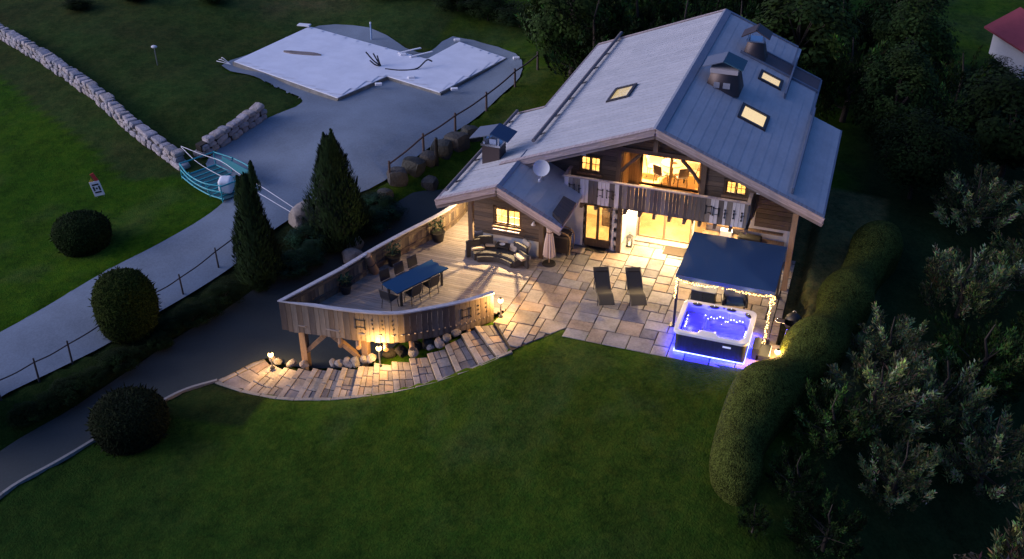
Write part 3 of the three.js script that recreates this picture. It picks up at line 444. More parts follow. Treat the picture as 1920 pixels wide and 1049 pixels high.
{ // walls
  const uf = part('front_wall', wallShape([[-5.5, 2.44], [3.95, 2.44], [3.95, SR(3.95) - .26], [0, RH - .26], [-5.5, SL(-5.5) - .26]], [wL, [LOG[0], LOG[1], 2.63, LOG[3]], wR], .08, .2), M.beam, house);
  boards(uf, -5.5, 3.95, 2.62, [[RH - .27, .39], [RH - .27, -.4]], .28, [[wL[0] - .08, wL[1] + .08, wL[2] - .13, wL[3] + .08], [LOG[0] - .2, LOG[1] + .2, 2.62, LOG[3]], [wR[0] - .08, wR[1] + .08, wR[2] - .13, wR[3] + .08]], 5);
  const lf = part('plaster_wall', [wallShape([[-4.42, -.2], [-1.5, -.2], [-1.5, 2.44], [-4.42, 2.44]], [FD], .3, .2), bx(-1.7, -1.5, -.2, 2.44, -1, .5)], M.paint, house);
  part('recess_wall', wallShape([[-1.5, -.2], [5.5, -.2], [5.5, 2.4], [-1.5, 2.4]], [SD], -1.2, .2), M.paint, house);
  const rw = part('side_front_wall', wallShape([[3.8, 2.4], [5.5, 2.4], [5.5, SR(5.5) - .26], [3.8, SR(3.8) - .26]], [], -1.2, .2), M.beam, house);
  boards(rw, 3.96, 5.5, 1.5, [[RH - .27, -.4]], -1, [], 8);
  part('corner_wall', bx(3.9, 4.0, 2.44, SR(4) - .26, -1, .08), M.beam, house);
  part('outer_wall', [prism([[-5.6, -1.2], [-5.5, -1.2], [-5.5, -13.8], [-5.6, -13.8]], (x) => SL(x) - .26, -2.6), prism([[5.5, -1], [5.6, -1], [5.6, -6.6], [5.5, -6.6]], (x) => SR(x) - .26, -1), bx(4.4, 5.5, -1, 4, -6.7, -6.6), prism([[4.3, -6.7], [4.4, -6.7], [4.4, -11.2], [4.3, -11.2]], (x) => SR(x) - .26, -1), bx(3.2, 4.3, -1, 4.4, -11.3, -11.2), prism([[3.1, -11.3], [3.2, -11.3], [3.2, -13.8], [3.1, -13.8]], (x) => SR(x) - .26, -1), prism([[-5.6, -13.8], [3.2, -13.8], [3.2, -13.7], [0, -13.7], [-5.6, -13.7]], (x) => Math.min(SL(x), SR(x)) - .26, -2.6)], M.beam, house);
  // annex
  const an = part('annex_front_wall', wallShape([[-7.6, .82], [-4.4, .82], [-4.4, SA(-4.4) - .2], [SAX, SL(SAX) - .24], [-7.6, SL(-7.6) - .24]], [WAn], 1.8, .18), M.beam, house);
  boards(an, -7.6, -4.4, .84, [[RH - .26, .39], [SA(0) - .2, -.5]], 1.98, [[WAn[0] - .08, WAn[1] + .08, WAn[2] - .13, WAn[3] + .08]], 12);
  part('annex_plinth', [wallShape([[-7.6, -2.5], [-4.4, -2.5], [-4.4, .82], [-7.6, .82]], [], 1.8, .21)], M.paint, house);
  part('annex_side_wall', [prism([[-7.6, 1.8], [-7.45, 1.8], [-7.45, -5], [-7.6, -5]], (x) => SL(x) - .24, -2.6), bx(-4.56, -4.42, -.2, 2.6, .5, 1.8), prism([[-7.6, -5], [-5.6, -5], [-5.6, -4.85], [-7.6, -4.85]], (x) => SL(x) - .24, -2.6), prism([[-5.62, .5], [-4.42, .5], [-4.42, .36], [-5.62, .36]], (x) => SA(x) - .2, -.2)], M.beam, house);
  part('trim_beam', [bx(-7.62, -4.38, .74, .86, 2.02, 2.1)], M.beamU, house);
  // upper floor slab over the covered patio, balcony joists
  part('soffit', bx(-1.5, 3.95, 2.4, 2.44, -1, .3), M.pineU, house);
  part('loggia_floor', bx(LOG[0], LOG[1], 2.5, 2.62, -1, .28), M.pineU, house);
  const lg = part('loggia_wall', [bx(LOG[0] - .12, LOG[0], 2.62, SL(-1.6) - .27, -1, .08), bx(LOG[1], LOG[1] + .12, 2.62, SR(1.8) - .27, -1, .08)], M.pine, house);
  part('glazed_wall', wallShape([[LOG[0] - .1, 2.5], [LOG[1] + .1, 2.5], [LOG[1] + .1, SR(1.8) - .27], [0, RH - .27], [LOG[0] - .1, SL(-1.65) - .27]], [GLZ], -1.15, .15), M.pine, house);
  for (const z of [-.75, -.45, -.15]) part('loggia_board', bx(LOG[0], LOG[0] + .03, 2.64, 4.6, z - .13, z + .13), M.pine, lg);
}
{ // roofs
  const mainL = [[0, 1.7], [0, -14.34], [-6.63, -14.34], [-6.63, -5.07], [-8.22, -5.07], [-8.22, 4.3], [SAX, 4.3], [SAX, 1.7]];
  const mainR = [[0, 1.7], [6.69, 1.7], [6.69, -7.08], [5.31, -7.08], [5.31, -11.7], [3.84, -11.7], [3.84, -14.34], [0, -14.34]];
  const ann = [[SAX, 4.3], [SAX, .42], [-2.95, .42], [-2.95, 4.3]];
  const roof = part('roof', [prism(mainL, (x) => SL(x) - .03, (x) => SL(x) - .22), prism(mainR, (x) => SR(x) - .03, (x) => SR(x) - .22), prism(ann, (x) => SA(x) - .03, (x) => SA(x) - .17)], M.slate2, house);
  const r = rng(77);
  const courses = (poly, xa, xb, f, dir, step) => { // overlapping shingle courses, each a tilted strip
    for (let x = xa; dir > 0 ? x < xb - .05 : x > xb + .05; x += dir * step) {
      const xe = dir > 0 ? Math.min(x + step * 1.04, xb) : Math.max(x - step * 1.04, xb), xm = (x + xe) / 2, zsIn = [];
      for (let i = 0; i < poly.length; i++) { const [a, b] = poly[i], [c, d] = poly[(i + 1) % poly.length]; if ((a > xm) !== (c > xm)) zsIn.push(b + (d - b) * (xm - a) / (c - a)); }
      zsIn.sort((p, q) => p - q);
      for (let k = 0; k + 1 < zsIn.length; k += 2) { const z0 = zsIn[k], z1 = zsIn[k + 1];
        const lo = (q) => f(q) + (Math.abs(q - x) < 1e-6 ? .002 : .009 + .003 * r());
        part('shingle_course', prism([[x, z0], [xe, z0], [xe, z1], [x, z1]], lo, (q) => f(q) - .05), r() < .5 ? M.slate : M.slate2, roof); }
    }
  };
  for (let z = 4.3; z > -14.34; z -= .42) { // left slope: overlapping bands that run from ridge to eave
    const z0 = Math.max(-14.34, z - .43), zm = (z + z0) / 2, xr = zm > 1.7 ? SAX : 0, xl = zm > -5.07 ? -8.22 : -6.63, zt = Math.min(z, xr ? 4.3 : zm > 1.28 ? 1.7 : z), n = 5;
    for (let i = 0; i < (xr ? 2 : n); i++) { const m = xr ? 2 : n, xa = xr + (xl - xr) * i / m, xb = xr + (xl - xr) * (i + 1) / m, j = .004 * r(); part('shingle_band', prism([[xa, z0], [xb, z0], [xb, zt], [xa, zt]], (x, q) => SL(x) + (q > z0 + .01 ? .017 + j : .002), (x) => SL(x) - .05), r() < .5 ? M.slate : M.slate2, roof); } }
  courses(mainR, 0, 6.69, SR, 1, .4); courses(ann, SAX, -2.95, SA, 1, .5);
  part('ridge_cap', [prism([[0, 1.72], [.3, 1.72], [.3, -14.36], [0, -14.36]], (x) => SR(x) + .07, (x) => SR(x) - .02), prism([[-.12, 1.72], [0, 1.72], [0, -14.36], [-.12, -14.36]], (x) => SL(x) + .07, (x) => SL(x) - .02)], std(.3, .33, .4, { map: T.roof }), roof);
  part('ridge_cap', [prism([[SAX, 4.32], [SAX + .14, 4.32], [SAX + .14, .6], [SAX, .6]], (x) => SA(x) + .05, (x) => SA(x) - .02)], std(.3, .33, .4, { map: T.roof }), roof);
  // rakes: two stepped boards along every front edge
  const rake = (x0, y0, x1, y1, z) => { part('rake_board', [bar(V(x0, y0 - .09, z + .02), V(x1, y1 - .09, z + .02), .07, .25)], M.rake, roof); part('rake_board', [bar(V(x0, y0 - .29, z - .03), V(x1, y1 - .29, z - .03), .06, .17)], M.rakeDark, roof); part('rake_cap', bar(V(x0, y0 + .05, z - .05), V(x1, y1 + .05, z - .05), .26, .035), M.rake, roof); };
  rake(0, RH, -6.42, SL(-6.42), 1.7); rake(0, RH, 6.72, SR(6.72), 1.7);
  rake(SAX, SL(SAX), -8.25, SL(-8.25), 4.3); rake(SAX, SL(SAX), -2.95, SA(-2.95), 4.3);
  part('rake_cap', bar(V(0, RH + .05, -14.34), V(-6.63, SL(-6.63) + .05, -14.34), .2, .04), M.rake, roof);
  part('rake_cap', bar(V(0, RH + .05, -14.34), V(3.84, SR(3.84) + .05, -14.34), .2, .04), M.zinc, roof);
  part('eave_board', [bx(-8.28, -8.2, SL(-8.22) - .22, SL(-8.22) + .03, -5.07, 4.3), bx(-6.68, -6.6, SL(-6.63) - .22, SL(-6.63) + .03, -14.34, -5.07), bar(V(-6.63, SL(-6.63) + .03, -5.07), V(-8.25, SL(-8.25) + .03, -5.07), .1, .05)], M.rake, roof);
  part('eave_board', [bx(6.66, 6.74, SR(6.69) - .22, SR(6.69) + .02, -7.08, 1.7), bx(5.28, 5.36, SR(5.31) - .22, SR(5.31) + .02, -11.7, -7.08), bx(3.81, 3.89, SR(3.84) - .22, SR(3.84) + .02, -14.34, -11.7)], M.zinc, roof);
  // snow guards: a pole on iron brackets
  const guard = (x, f, z0, z1, n, rad, up, mat) => { part('snow_guard', rod(V(x, f(x) + up, z0), V(x, f(x) + up, z1), rad), mat, roof); for (let i = 0; i <= n; i++) { const z = z0 + (z1 - z0) * (i + .5) / (n + 1); part('guard_bracket', [box(.36, .03, .05, x + .02, f(x) + up - .12, z, 0, 0, Math.atan(.39) * (f === SL ? 1 : -1)), box(.04, up + .05, .05, x, f(x) + up / 2, z)], M.iron, roof); } };
  guard(-5.5, SL, .12, -14.9, 6, .085, .2, std(.16, .14, .15)); guard(-8.0, SL, 3.8, -5.0, 3, .075, .18, std(.16, .14, .15));
  part('guard_board', bx(5.36, 5.44, SR(5.4), SR(5.4) + .26, -7.5, 1.1), M.zinc, roof); part('guard_board', bx(3.97, 4.05, SR(4) - .02, SR(4) + .27, -12.3, -7.3), M.zinc, roof);
  // chimneys
  const cap = (g, cx, y, cz, w, d, tilt, mat) => g.push(box(w, .04, d, cx, y, cz, 0, 0, tilt));
  { const c = part('chimney', [box(.78, 1.25, .82, -7.06, 3.75, .7)], M.copper, roof); void c;
    part('chimney', [box(.86, .1, .9, -7.06, 4.4, .7), box(.06, .3, .06, -7.38, 4.58, 1.02), box(.06, .3, .06, -6.74, 4.58, 1.02), box(.06, .3, .06, -7.38, 4.58, .38), box(.06, .3, .06, -6.74, 4.58, .38), box(.3, .14, .3, -7.06, 4.5, .7)], M.chrome, roof);
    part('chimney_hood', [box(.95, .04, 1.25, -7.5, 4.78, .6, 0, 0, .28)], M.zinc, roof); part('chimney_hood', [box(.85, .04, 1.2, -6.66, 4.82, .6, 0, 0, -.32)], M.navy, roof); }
  { const g = new THREE.CylinderGeometry(.78, 1.08, 1.0, 4, 1).toNonIndexed().rotateY(Math.PI / 4); boxUV(g); g.scale(1, 1, .98); part('chimney', g.translate(1.5, 6.1, -5.4), M.copper, roof);
    part('chimney_collar', [box(1.2, .2, 1.18, 1.5, 6.62, -5.4), box(1.05, .1, 1.05, 1.5, 6.5, -5.4)], std(.4, .36, .36, { roughness: .5 }), roof);
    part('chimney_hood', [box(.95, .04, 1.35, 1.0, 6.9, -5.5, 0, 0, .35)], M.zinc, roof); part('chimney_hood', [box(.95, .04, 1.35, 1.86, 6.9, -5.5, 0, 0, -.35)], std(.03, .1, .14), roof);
    part('chimney_louvre', [bx(1.15, 1.4, 5.95, 6.2, -4.62, -4.58), bx(1.55, 1.85, 5.95, 6.2, -4.62, -4.58)], std(.3, .3, .33), roof); }
  { const g = new THREE.CylinderGeometry(.5, .82, .95, 4, 1).toNonIndexed().rotateY(Math.PI / 4); boxUV(g); part('chimney', g.translate(2.1, 5.8, -10.6), M.copper, roof);
    part('chimney_collar', [box(.85, .06, .85, 2.1, 6.3, -10.6), box(.05, .35, .05, 1.75, 6.48, -10.25), box(.05, .35, .05, 2.45, 6.48, -10.25), box(.05, .35, .05, 1.75, 6.48, -10.95), box(.05, .35, .05, 2.45, 6.48, -10.95)], M.chrome, roof);
    part('chimney_hood', [box(.8, .05, 1.1, 1.8, 6.7, -10.6, 0, 0, .5), box(.8, .05, 1.1, 2.42, 6.7, -10.6, 0, 0, -.5)], M.copper, roof); }
  part('roof_flashing', [prism([[1.6, -10.0], [5.28, -10.0], [5.28, -11.45], [2.2, -11.45]], (x) => SR(x) + .05, (x) => SR(x) - .02)], std(.17, .125, .13, { map: T.roof }), roof);
  part('roof_flashing', [bar(V(1.5, SR(1.5) + .07, -9.95), V(5.3, SR(5.3) + .07, -9.95), .1, .1), bar(V(2.3, SR(2.3) + .07, -11.5), V(5.3, SR(5.3) + .07, -11.5), .09, .1)], M.zinc, roof);
  // brown boarded eave panel at the right end of the annex roof
  part('eave_panel', [prism([[-3.42, 2.4], [-2.92, 2.25], [-2.92, 4.15], [-3.42, 3.9]], (x) => SA(x) + .2 - .12 * (x + 3.5), (x) => SA(x) - .02)], std(.22, .16, .13, { map: T.woodU }), roof);
  // roof windows
  const sky = (x0, x1, z0, z1, f, k) => { const fr = [], up = (x) => f(x) + .1, b = .13, add = (p) => fr.push(prism(p, up, (x) => f(x) - .03));
    add([[x0, z0], [x1, z0], [x1, z0 + b], [x0, z0 + b]]); add([[x0, z1 - b], [x1, z1 - b], [x1, z1], [x0, z1]]); add([[x0, z0 + b], [x0 + b, z0 + b], [x0 + b, z1 - b], [x0, z1 - b]]); add([[x1 - b, z0 + b], [x1, z0 + b], [x1, z1 - b], [x1 - b, z1 - b]]);
    const s = part('roof_window', fr, std(.035, .03, .035, { roughness: .5 }), roof), P = [[x0 + b, z0 + b], [x1 - b, z0 + b], [x1 - b, z1 - b], [x0 + b, z1 - b]];
    part('lit_blind', prism(P, (x) => f(x) + .03, (x) => f(x) - .01), glow(1, .72, .3, k), roof); part('pane', prism(P, (x) => f(x) + .075, (x) => f(x) + .068), M.glass, roof); void s; };
  sky(-3.3, -2.3, -5.0, -3.35, SL, .95); sky(2.5, 3.72, -4.55, -3.0, SR, 1.25); sky(2.66, 3.74, -9.1, -7.95, SR, 1.15);
}
{ // posts, purlins, braces
  const posts = [[-1.68, .2, 2.62, SL(-1.68) - .24, .2], [1.84, .2, 2.62, SR(1.84) - .24, .2]];
  for (const [x, z, y0, y1, w] of posts) part('post', bx(x - w / 2, x + w / 2, y0, y1, z, z + w), M.beam, house);
  part('post', bx(-7.4, -7.2, 0, SL(-7.3) - .22, 2.78, 2.98), M.beam, house); part('post', bx(-4.52, -4.34, 0, SA(-4.4) - .2, 2.02, 2.2), M.beam, house);
  part('post', bx(5.56, 5.78, -.4, SR(5.67) - .24, 1.12, 1.34), M.oak, house); part('post', bx(-1.56, -1.36, 0, 2.42, .4, .6), M.beam, house);
  part('post_foot', prism([[-7.62, 2.55], [-7.0, 2.55], [-7.1, 3.05], [-7.55, 3.05]], .3, 0), M.zinc, house);
  for (const [x, f] of [[0, SL], [-2.9, SL], [-5.0, SL], [2.3, SR], [4.2, SR], [5.67, SR]]) part('purlin', [bx(x - .1, x + .1, f(x) - .46, f(x) - .24 - Math.abs(.04), .3, x === 5.67 ? 1.6 : 1.52)], M.beam, house);
  for (const x of [-2.9, 4.2]) part('purlin_end', bx(x - .105, x + .105, (x < 0 ? SL(x) : SR(x)) - .47, (x < 0 ? SL(x) : SR(x)) - .27, 1.52, 1.56), M.paint, house);
  part('tie_beam', bx(LOG[0] - .3, LOG[1] + .3, LOG[3], LOG[3] + .2, .3, .44), M.beamU, house);
  part('ridge_bracket', [bx(-.09, .09, 5.3, 6.0, 1.3, 1.44), bar(V(0, 5.35, 1.3), V(0, 5.0, .4), .12, .12)], M.beam, house);
  for (const s of [-1, 1]) { const x0 = s < 0 ? LOG[0] : LOG[1]; part('curved_brace', tube([V(x0, 3.75, .36), V(x0 - s * .28, 4.12, .36), V(x0 - s * .8, 4.66, .36)], .075, 6), M.beam, house); }
  part('rafter_tail', [...[-6.9, -7.9].map((x) => bx(x - .05, x + .05, SL(x) - .36, SL(x) - .22, 2.1, 4.1))], M.beam, house);
}
{ // windows and doors
  windowAt(...wL, .22); windowAt(...wR, .22); windowAt(...WAn, 1.92, {});
  windowAt(...FD, .4, { name: 'french_door', sill: false, low: .32, bars: false });
  windowAt(...SD, -1.1, { name: 'sliding_door', sill: false, bars: false, mat: M.oak });
  windowAt(...GLZ, -1.1, { name: 'glazed_front', sill: false, bars: false, mat: M.pine });
  part('threshold_step', bx(-1.0, 1.5, -.04, .07, -1, -.62), M.pave[2], house);
  part('window_bench', rbox(1.2, .04, .1, .01, -5.98, 1.07, 2.2), M.linen, house);
  // rooms behind the glass
  room('annex_room', -7.35, -4.62, 0, 2.32, -1.6, 1.8); room('hall_room', -4.3, -1.78, 0, 2.3, -2.4, .3); room('ground_room', -1.4, 3.6, .04, 2.3, -5, -1.2);
  room('left_bedroom', -3.7, -1.75, 2.66, 4.25, -2.2, .08); room('right_bedroom', 1.95, 3.75, 2.66, 4.25, -2.2, .08);
  room('upper_room', -1.6, 1.75, 2.64, 5.0, -4.6, -1.15, M.cream, M.pineU, M.pine);
  point(-5.95, 2.12, 1.32, WARM, 200, 1); point(-2.9, 2.1, -.8, WARM, 28, 4); point(.3, 2.12, -2.6, WARM, 45, 6);
  point(-2.8, 3.95, -.9, WARM, 22, 4); point(2.9, 3.95, -.9, WARM, 24, 4); point(-.55, 4.45, -2.3, WARM, 230, 5);
  for (const [x, y, z] of [[-5.95, 2.24, 1.32], [-2.9, 2.22, -.8], [.3, 2.24, -2.9], [-.55, 4.75, -2.5]]) part('ceiling_lamp', new THREE.CylinderGeometry(.14, .16, .07, 16).translate(x, y, z), glow(1, .8, .5, 2), house);
  part('wall_lamp', [rbox(.1, .3, .1, .02, -1.28, 1.95, -.92)], glow(1, .85, .6, 5), house); point(-1.2, 1.75, -.72, 0xffe2b0, 30, 3);
  part('wall_lamp', [rbox(.1, .24, .12, .02, -7.68, 1.9, .9)], glow(1, .8, .5, 4), house); point(-7.9, 1.6, .9, WARM, 45, 2);
  part('ceiling_spot', [new THREE.CylinderGeometry(.07, .07, .03, 12).translate(.8, 2.385, -.4), new THREE.CylinderGeometry(.07, .07, .03, 12).translate(3.0, 2.385, -.4)], glow(1, .8, .5, 5), house);
  for (const x of [.8, 3.0]) { const s = new THREE.SpotLight(WARM, x < 2 ? 190 : 50, 0, 1.4, .8); s.position.set(x, 2.33, -.4); s.target.position.set(x - .2, 0, 1.1); s.shadow.radius = 4; s.castShadow = true; scene.add(s, s.target); s.name = 'spot_glow'; }
}
{ // balcony
  const b = part('balcony', [bx(-3.75, 3.85, 2.46, 2.6, .34, 1.2)], M.beamU, house), r = rng(91);
  for (let x = -3.6; x < 3.9; x += .62) part('joist', bx(x - .06, x + .06, 2.26, 2.46, .3, 1.3), M.beam, b);
  part('edge_beam', [bx(-3.75, 3.85, 2.5, 2.62, 1.2, 1.245)], M.beamU, b);
  const rail = (x0, x1, z0, z1) => part('handrail', bar(V(x0, 3.62, z0), V(x1, 3.62, z1), .14, .05), M.rake, b); rail(-3.8, 3.9, 1.24, 1.24); rail(-3.72, -3.72, .3, 1.18); rail(3.82, 3.82, .3, 1.18);
  let x = -3.74, i = 0;
  while (x < 3.78) { const w = .13 + .09 * r(), white = x < -1.5 || x > 2.0, m = white ? (r() < .68 ? M.whitewash : M.plank[[0, 3, 1][Math.floor(r() * 3)]]) : M.plank[[1, 1, 2, 4, 5, 2, 0, 5][Math.floor(r() * 8)]], lo = 2.5 + .02 * r();
    const pk = part('plank', rbox(Math.min(w, 3.84 - x) - .012, 3.59 - lo, .032, .006, x + w / 2, (3.59 + lo) / 2, 1.265 + .008 * r(), 1), m, b); void pk; x += w; i++; }
  for (const s of [-1, 1]) for (let z = .36; z < 1.2; z += .17) part('plank', rbox(.03, 1.05, .155, .006, s < 0 ? -3.73 : 3.83, 3.06, z + .08, 1), M.whitewash, b);
  const iron = (X, Y, kind) => { const g = []; if (kind === 0) { for (const q of [0, .22]) { g.push(box(.03, .36, .012, X + q, Y, 1.3)); for (const u of [-.17, .17]) g.push(new THREE.CylinderGeometry(.034, .034, .012, 8).rotateX(Math.PI / 2).translate(X + q, Y + u, 1.3)); } g.push(box(.2, .026, .012, X + .11, Y + .14, 1.3), box(.12, .026, .012, X + .13, Y - .12, 1.3)); }
    else { for (const u of [-.17, .0, .17]) g.push(new THREE.CylinderGeometry(.04, .04, .014, 8).rotateX(Math.PI / 2).translate(X, Y + u, 1.3)); g.push(box(.022, .34, .012, X, Y, 1.3), box(.13, .024, .012, X + .04, Y + .05, 1.3)); } part('iron_fitting', g, M.iron, b); };
  for (const [X, Y, k] of [[-3.52, 3.12, 0], [-2.3, 3.08, 0], [-1.9, 3.08, 0], [-1.62, 3.05, 1], [2.18, 3.1, 0], [2.48, 3.06, 0], [2.95, 3.02, 1], [3.3, 3.05, 1], [3.62, 3.0, 1], [-3.1, 3.1, 1]]) iron(X, Y, k);
}
// ------------------------------------------------------------------ raised timber deck
const railLine = smooth([[-8.95, -2.8], [-8.98, -.5], [-9.04, .65], [-9.34, 1.8], [-10.04, 3.6], [-10.67, 5.4], [-11.22, 7.26]], 3, false).concat([[-12.3, 10.18]], smooth([[-10.95, 9.97], [-9.82, 9.87], [-8.6, 9.67], [-7.7, 9.38], [-6.98, 8.87], [-6.16, 8.22], [-5.5, 7.6], [-4.84, 6.83]], 3, false));
{
  const dx = -8, dz = 5, deck = thing('timber_deck', 'raised timber deck on posts with a curved railing of old weathered boards', 'deck', [dx, 0, dz]), r = rng(61), O = (g) => g.translate(-dx, 0, -dz);
  const poly = railLine.concat([[-4.47, 6.36], [-4.35, 3.4], [-4.3, 2.12], [-7.58, 2.1], [-7.58, -2.8]]);
  const h = .145;
  for (let z = -2.8; z < 10.2; z += h) { // floor boards along x
    const zm = z + h / 2, xs = []; for (let i = 0; i < poly.length; i++) { const [a, b] = poly[i], [c, d] = poly[(i + 1) % poly.length]; if ((b > zm) !== (d > zm)) xs.push(a + (c - a) * (zm - b) / (d - b)); }
    xs.sort((p, q) => p - q);
    for (let k = 0; k + 1 < xs.length; k += 2) { let segs = [[xs[k], xs[k + 1]]]; if (xs[k + 1] - xs[k] > 4) { const m = xs[k] + (xs[k + 1] - xs[k]) * (.3 + .4 * r()); segs = [[xs[k], m], [m, xs[k + 1]]]; }
      for (const [a, b] of segs) if (b - a > .08) part('floor_board', O(slab([[a, z + .004], [b - .004, z + .004], [b - .004, z + h - .004], [a, z + h - .004]], -.05, -.004 + .004 * r(), .006)), M.board[Math.floor(r() * 4)], deck); }
  }
  // railing planks along the line, top rail, rim beam
  const L = []; let tot = 0; for (let i = 0; i < railLine.length - 1; i++) { const l = Math.hypot(railLine[i + 1][0] - railLine[i][0], railLine[i + 1][1] - railLine[i][1]); L.push([tot, l]); tot += l; }
  const at = (s) => { let i = L.findIndex(([a, l]) => s <= a + l + 1e-6); if (i < 0) i = L.length - 1; const t = (s - L[i][0]) / L[i][1], a = railLine[i], b = railLine[i + 1]; return [a[0] + (b[0] - a[0]) * t, a[1] + (b[1] - a[1]) * t, Math.atan2(-(b[1] - a[1]), b[0] - a[0])]; };
  const corner = L[L.findIndex((_, i) => railLine[i][0] < -12.25)][0], tones = M.plank;
  for (let s = 0; s < tot - .05;) {
    const w = Math.min(.15 + .11 * r(), tot - s), [x, z, a] = at(s + w / 2), front = s > corner, sec = front ? (s - corner) / (tot - corner) : s / corner;
    const m = front ? (sec < .34 ? tones[[0, 1, 4, 0][Math.floor(r() * 4)]] : sec < .56 ? tones[[6, 6, 0][Math.floor(r() * 3)]] : sec < .8 ? tones[[2, 5, 5, 1][Math.floor(r() * 4)]] : tones[[6, 4, 6][Math.floor(r() * 3)]]) : sec < .55 ? tones[[6, 4, 6, 5][Math.floor(r() * 4)]] : tones[[5, 4, 1, 6][Math.floor(r() * 4)]];
    const lo = front ? -.34 - .05 * r() : -.3, nrm = a - Math.PI / 2; void nrm;
    part('railing_plank', O(rbox(w - .012, .97 - lo, .034, .006, 0, (.97 + lo) / 2, 0, 1).rotateY(a).translate(x, 0, z)), m, deck); s += w;
  }
  const off = (i, d) => { const a = railLine[Math.max(0, i - 1)], b = railLine[Math.min(railLine.length - 1, i + 1)], l = Math.hypot(b[0] - a[0], b[1] - a[1]); return [railLine[i][0] + (b[1] - a[1]) / l * d, railLine[i][1] - (b[0] - a[0]) / l * d]; };
  const strip = (name, ins, outs, y1, y0, mat) => { const a = railLine.map((_, i) => off(i, ins)), b = railLine.map((_, i) => off(i, outs)), v = []; for (let i = 0; i < a.length - 1; i++) v.push(prism([a[i], a[i + 1], b[i + 1], b[i]], y1, y0)); part(name, O(G(v)), mat, deck); };
  strip('handrail', -.1, .08, 1.02, .97, std(.68, .66, .7, { map: T.woodU }));
  strip('rim_beam', .05, .2, -.06, -.3, M.beamU); strip('rail_batten', .02, .07, .86, .76, M.beamU); strip('rail_batten', .02, .07, .3, .2, M.beamU);
  // posts, beams, braces below
  const post = (x, z, y) => part('post', O(bx(x - .13, x + .13, y - .1, -.3, z - .13, z + .13)), M.oak, deck), brace = (a, b, w = .17) => part('brace', O(bar(a, b, w, w)), M.oak, deck);
  post(-11.72, 9.75, -2.35); post(-9.2, 9.4, -1.75); post(-7.0, 8.35, -1.3); post(-11.0, 5.8, -2.5); post(-8.6, 4, -2.3);
  part('beam', O(bar(V(-11.8, -.42, 9.78), V(-8.9, -.42, 9.4), .2, .22)), M.oak, deck); part('beam', O(bar(V(-9.3, -.42, 9.45), V(-5.3, -.42, 7.3), .2, .22)), M.beam, deck);
  brace(V(-11.7, -1.5, 9.76), V(-10.75, -.5, 9.64)); brace(V(-9.22, -1.65, 9.42), V(-10.5, -.5, 9.62), .18); brace(V(-7.0, -1.2, 8.36), V(-6.2, -.5, 7.9)); brace(V(-7.05, -1.2, 8.38), V(-7.9, -.5, 8.8));
  for (let x = -11; x < -5; x += .9) part('joist', O(bx(x - .05, x + .05, -.28, -.06, 2.6, x < -10 ? 6 + (x + 11) * 1 : 7.2)), M.beam, deck);
  for (const [x, z] of [[-9.25, 9.98], [-8.2, 9.75], [-7.3, 9.35], [-6.25, 8.5], [-9.95, 10.1], [-5.55, 7.85]]) part('log_end', O(new THREE.CylinderGeometry(.1, .1, .55, 9).rotateX(Math.PI / 2).rotateY(.5).translate(x, -.47, z - .12)), M.oak, deck);
  // iron fittings of the reused shutters
  const fit = (frac, kind) => { const [x, z, a] = at(corner + (tot - corner) * frac), g = []; const dsk = (X, Y) => new THREE.CylinderGeometry(.035, .035, .014, 8).rotateX(Math.PI / 2).translate(X, Y, 0);
    if (kind === 0) { for (const q of [-.18, .18]) { g.push(box(.026, .42, .012, q, 0, 0), dsk(q, .2), dsk(q, -.2)); } g.push(box(.36, .024, .012, 0, .17, 0), box(.36, .024, .012, 0, -.15, 0)); } else g.push(dsk(0, .2), dsk(0, .02), dsk(.02, -.18));
    part('iron_fitting', O(G(g).rotateY(a).translate(x - Math.sin(a + Math.PI) * .028, .42, z - Math.cos(a + Math.PI) * .028)), M.iron, deck); };
  for (const [f, k] of [[.375, 0], [.43, 1], [.475, 1], [.52, 1], [.86, 0], [.92, 1], [.96, 1]]) fit(f, k);
  void tot;
}
// ------------------------------------------------------------------ garden torches
function torch(x, y, z, h, label, cd) {
  const t = thing('garden_lamp', label, 'lamp', [x, y, z]);
  part('base', new THREE.CylinderGeometry(.08, .1, .05, 14).translate(0, .025, 0), M.black, t); part('stem', new THREE.CylinderGeometry(.03, .035, h - .12, 10).translate(0, (h - .12) / 2 + .04, 0), M.steel, t);
  part('globe', new THREE.SphereGeometry(.11, 16, 12).translate(0, h, 0), glow(1, .62, .2, 9), t); part('cap', new THREE.ConeGeometry(.07, .06, 12).translate(0, h + .135, 0), M.black, t);
  const l = new THREE.PointLight(0xffc473, cd * 1.15); l.position.set(0, h, 0); l.shadow.radius = 4; l.castShadow = true; l.name = 'lamp_glow'; t.add(l);
}
torch(-12.95, -2.2, 10.35, .65, 'glowing garden lamp at the lower end of the curved steps, farthest left', 12);
torch(-8.3, -1.2, 10.02, .85, 'glowing garden lamp halfway up the steps, in front of the deck posts', 17);
torch(-4.5, 0, 6.95, .75, 'glowing garden lamp at the end of the deck railing, top of the steps', 18);
torch(6.03, 0, 6.74, .7, 'glowing garden lamp at the patio corner between hot tub and hedge', 18);
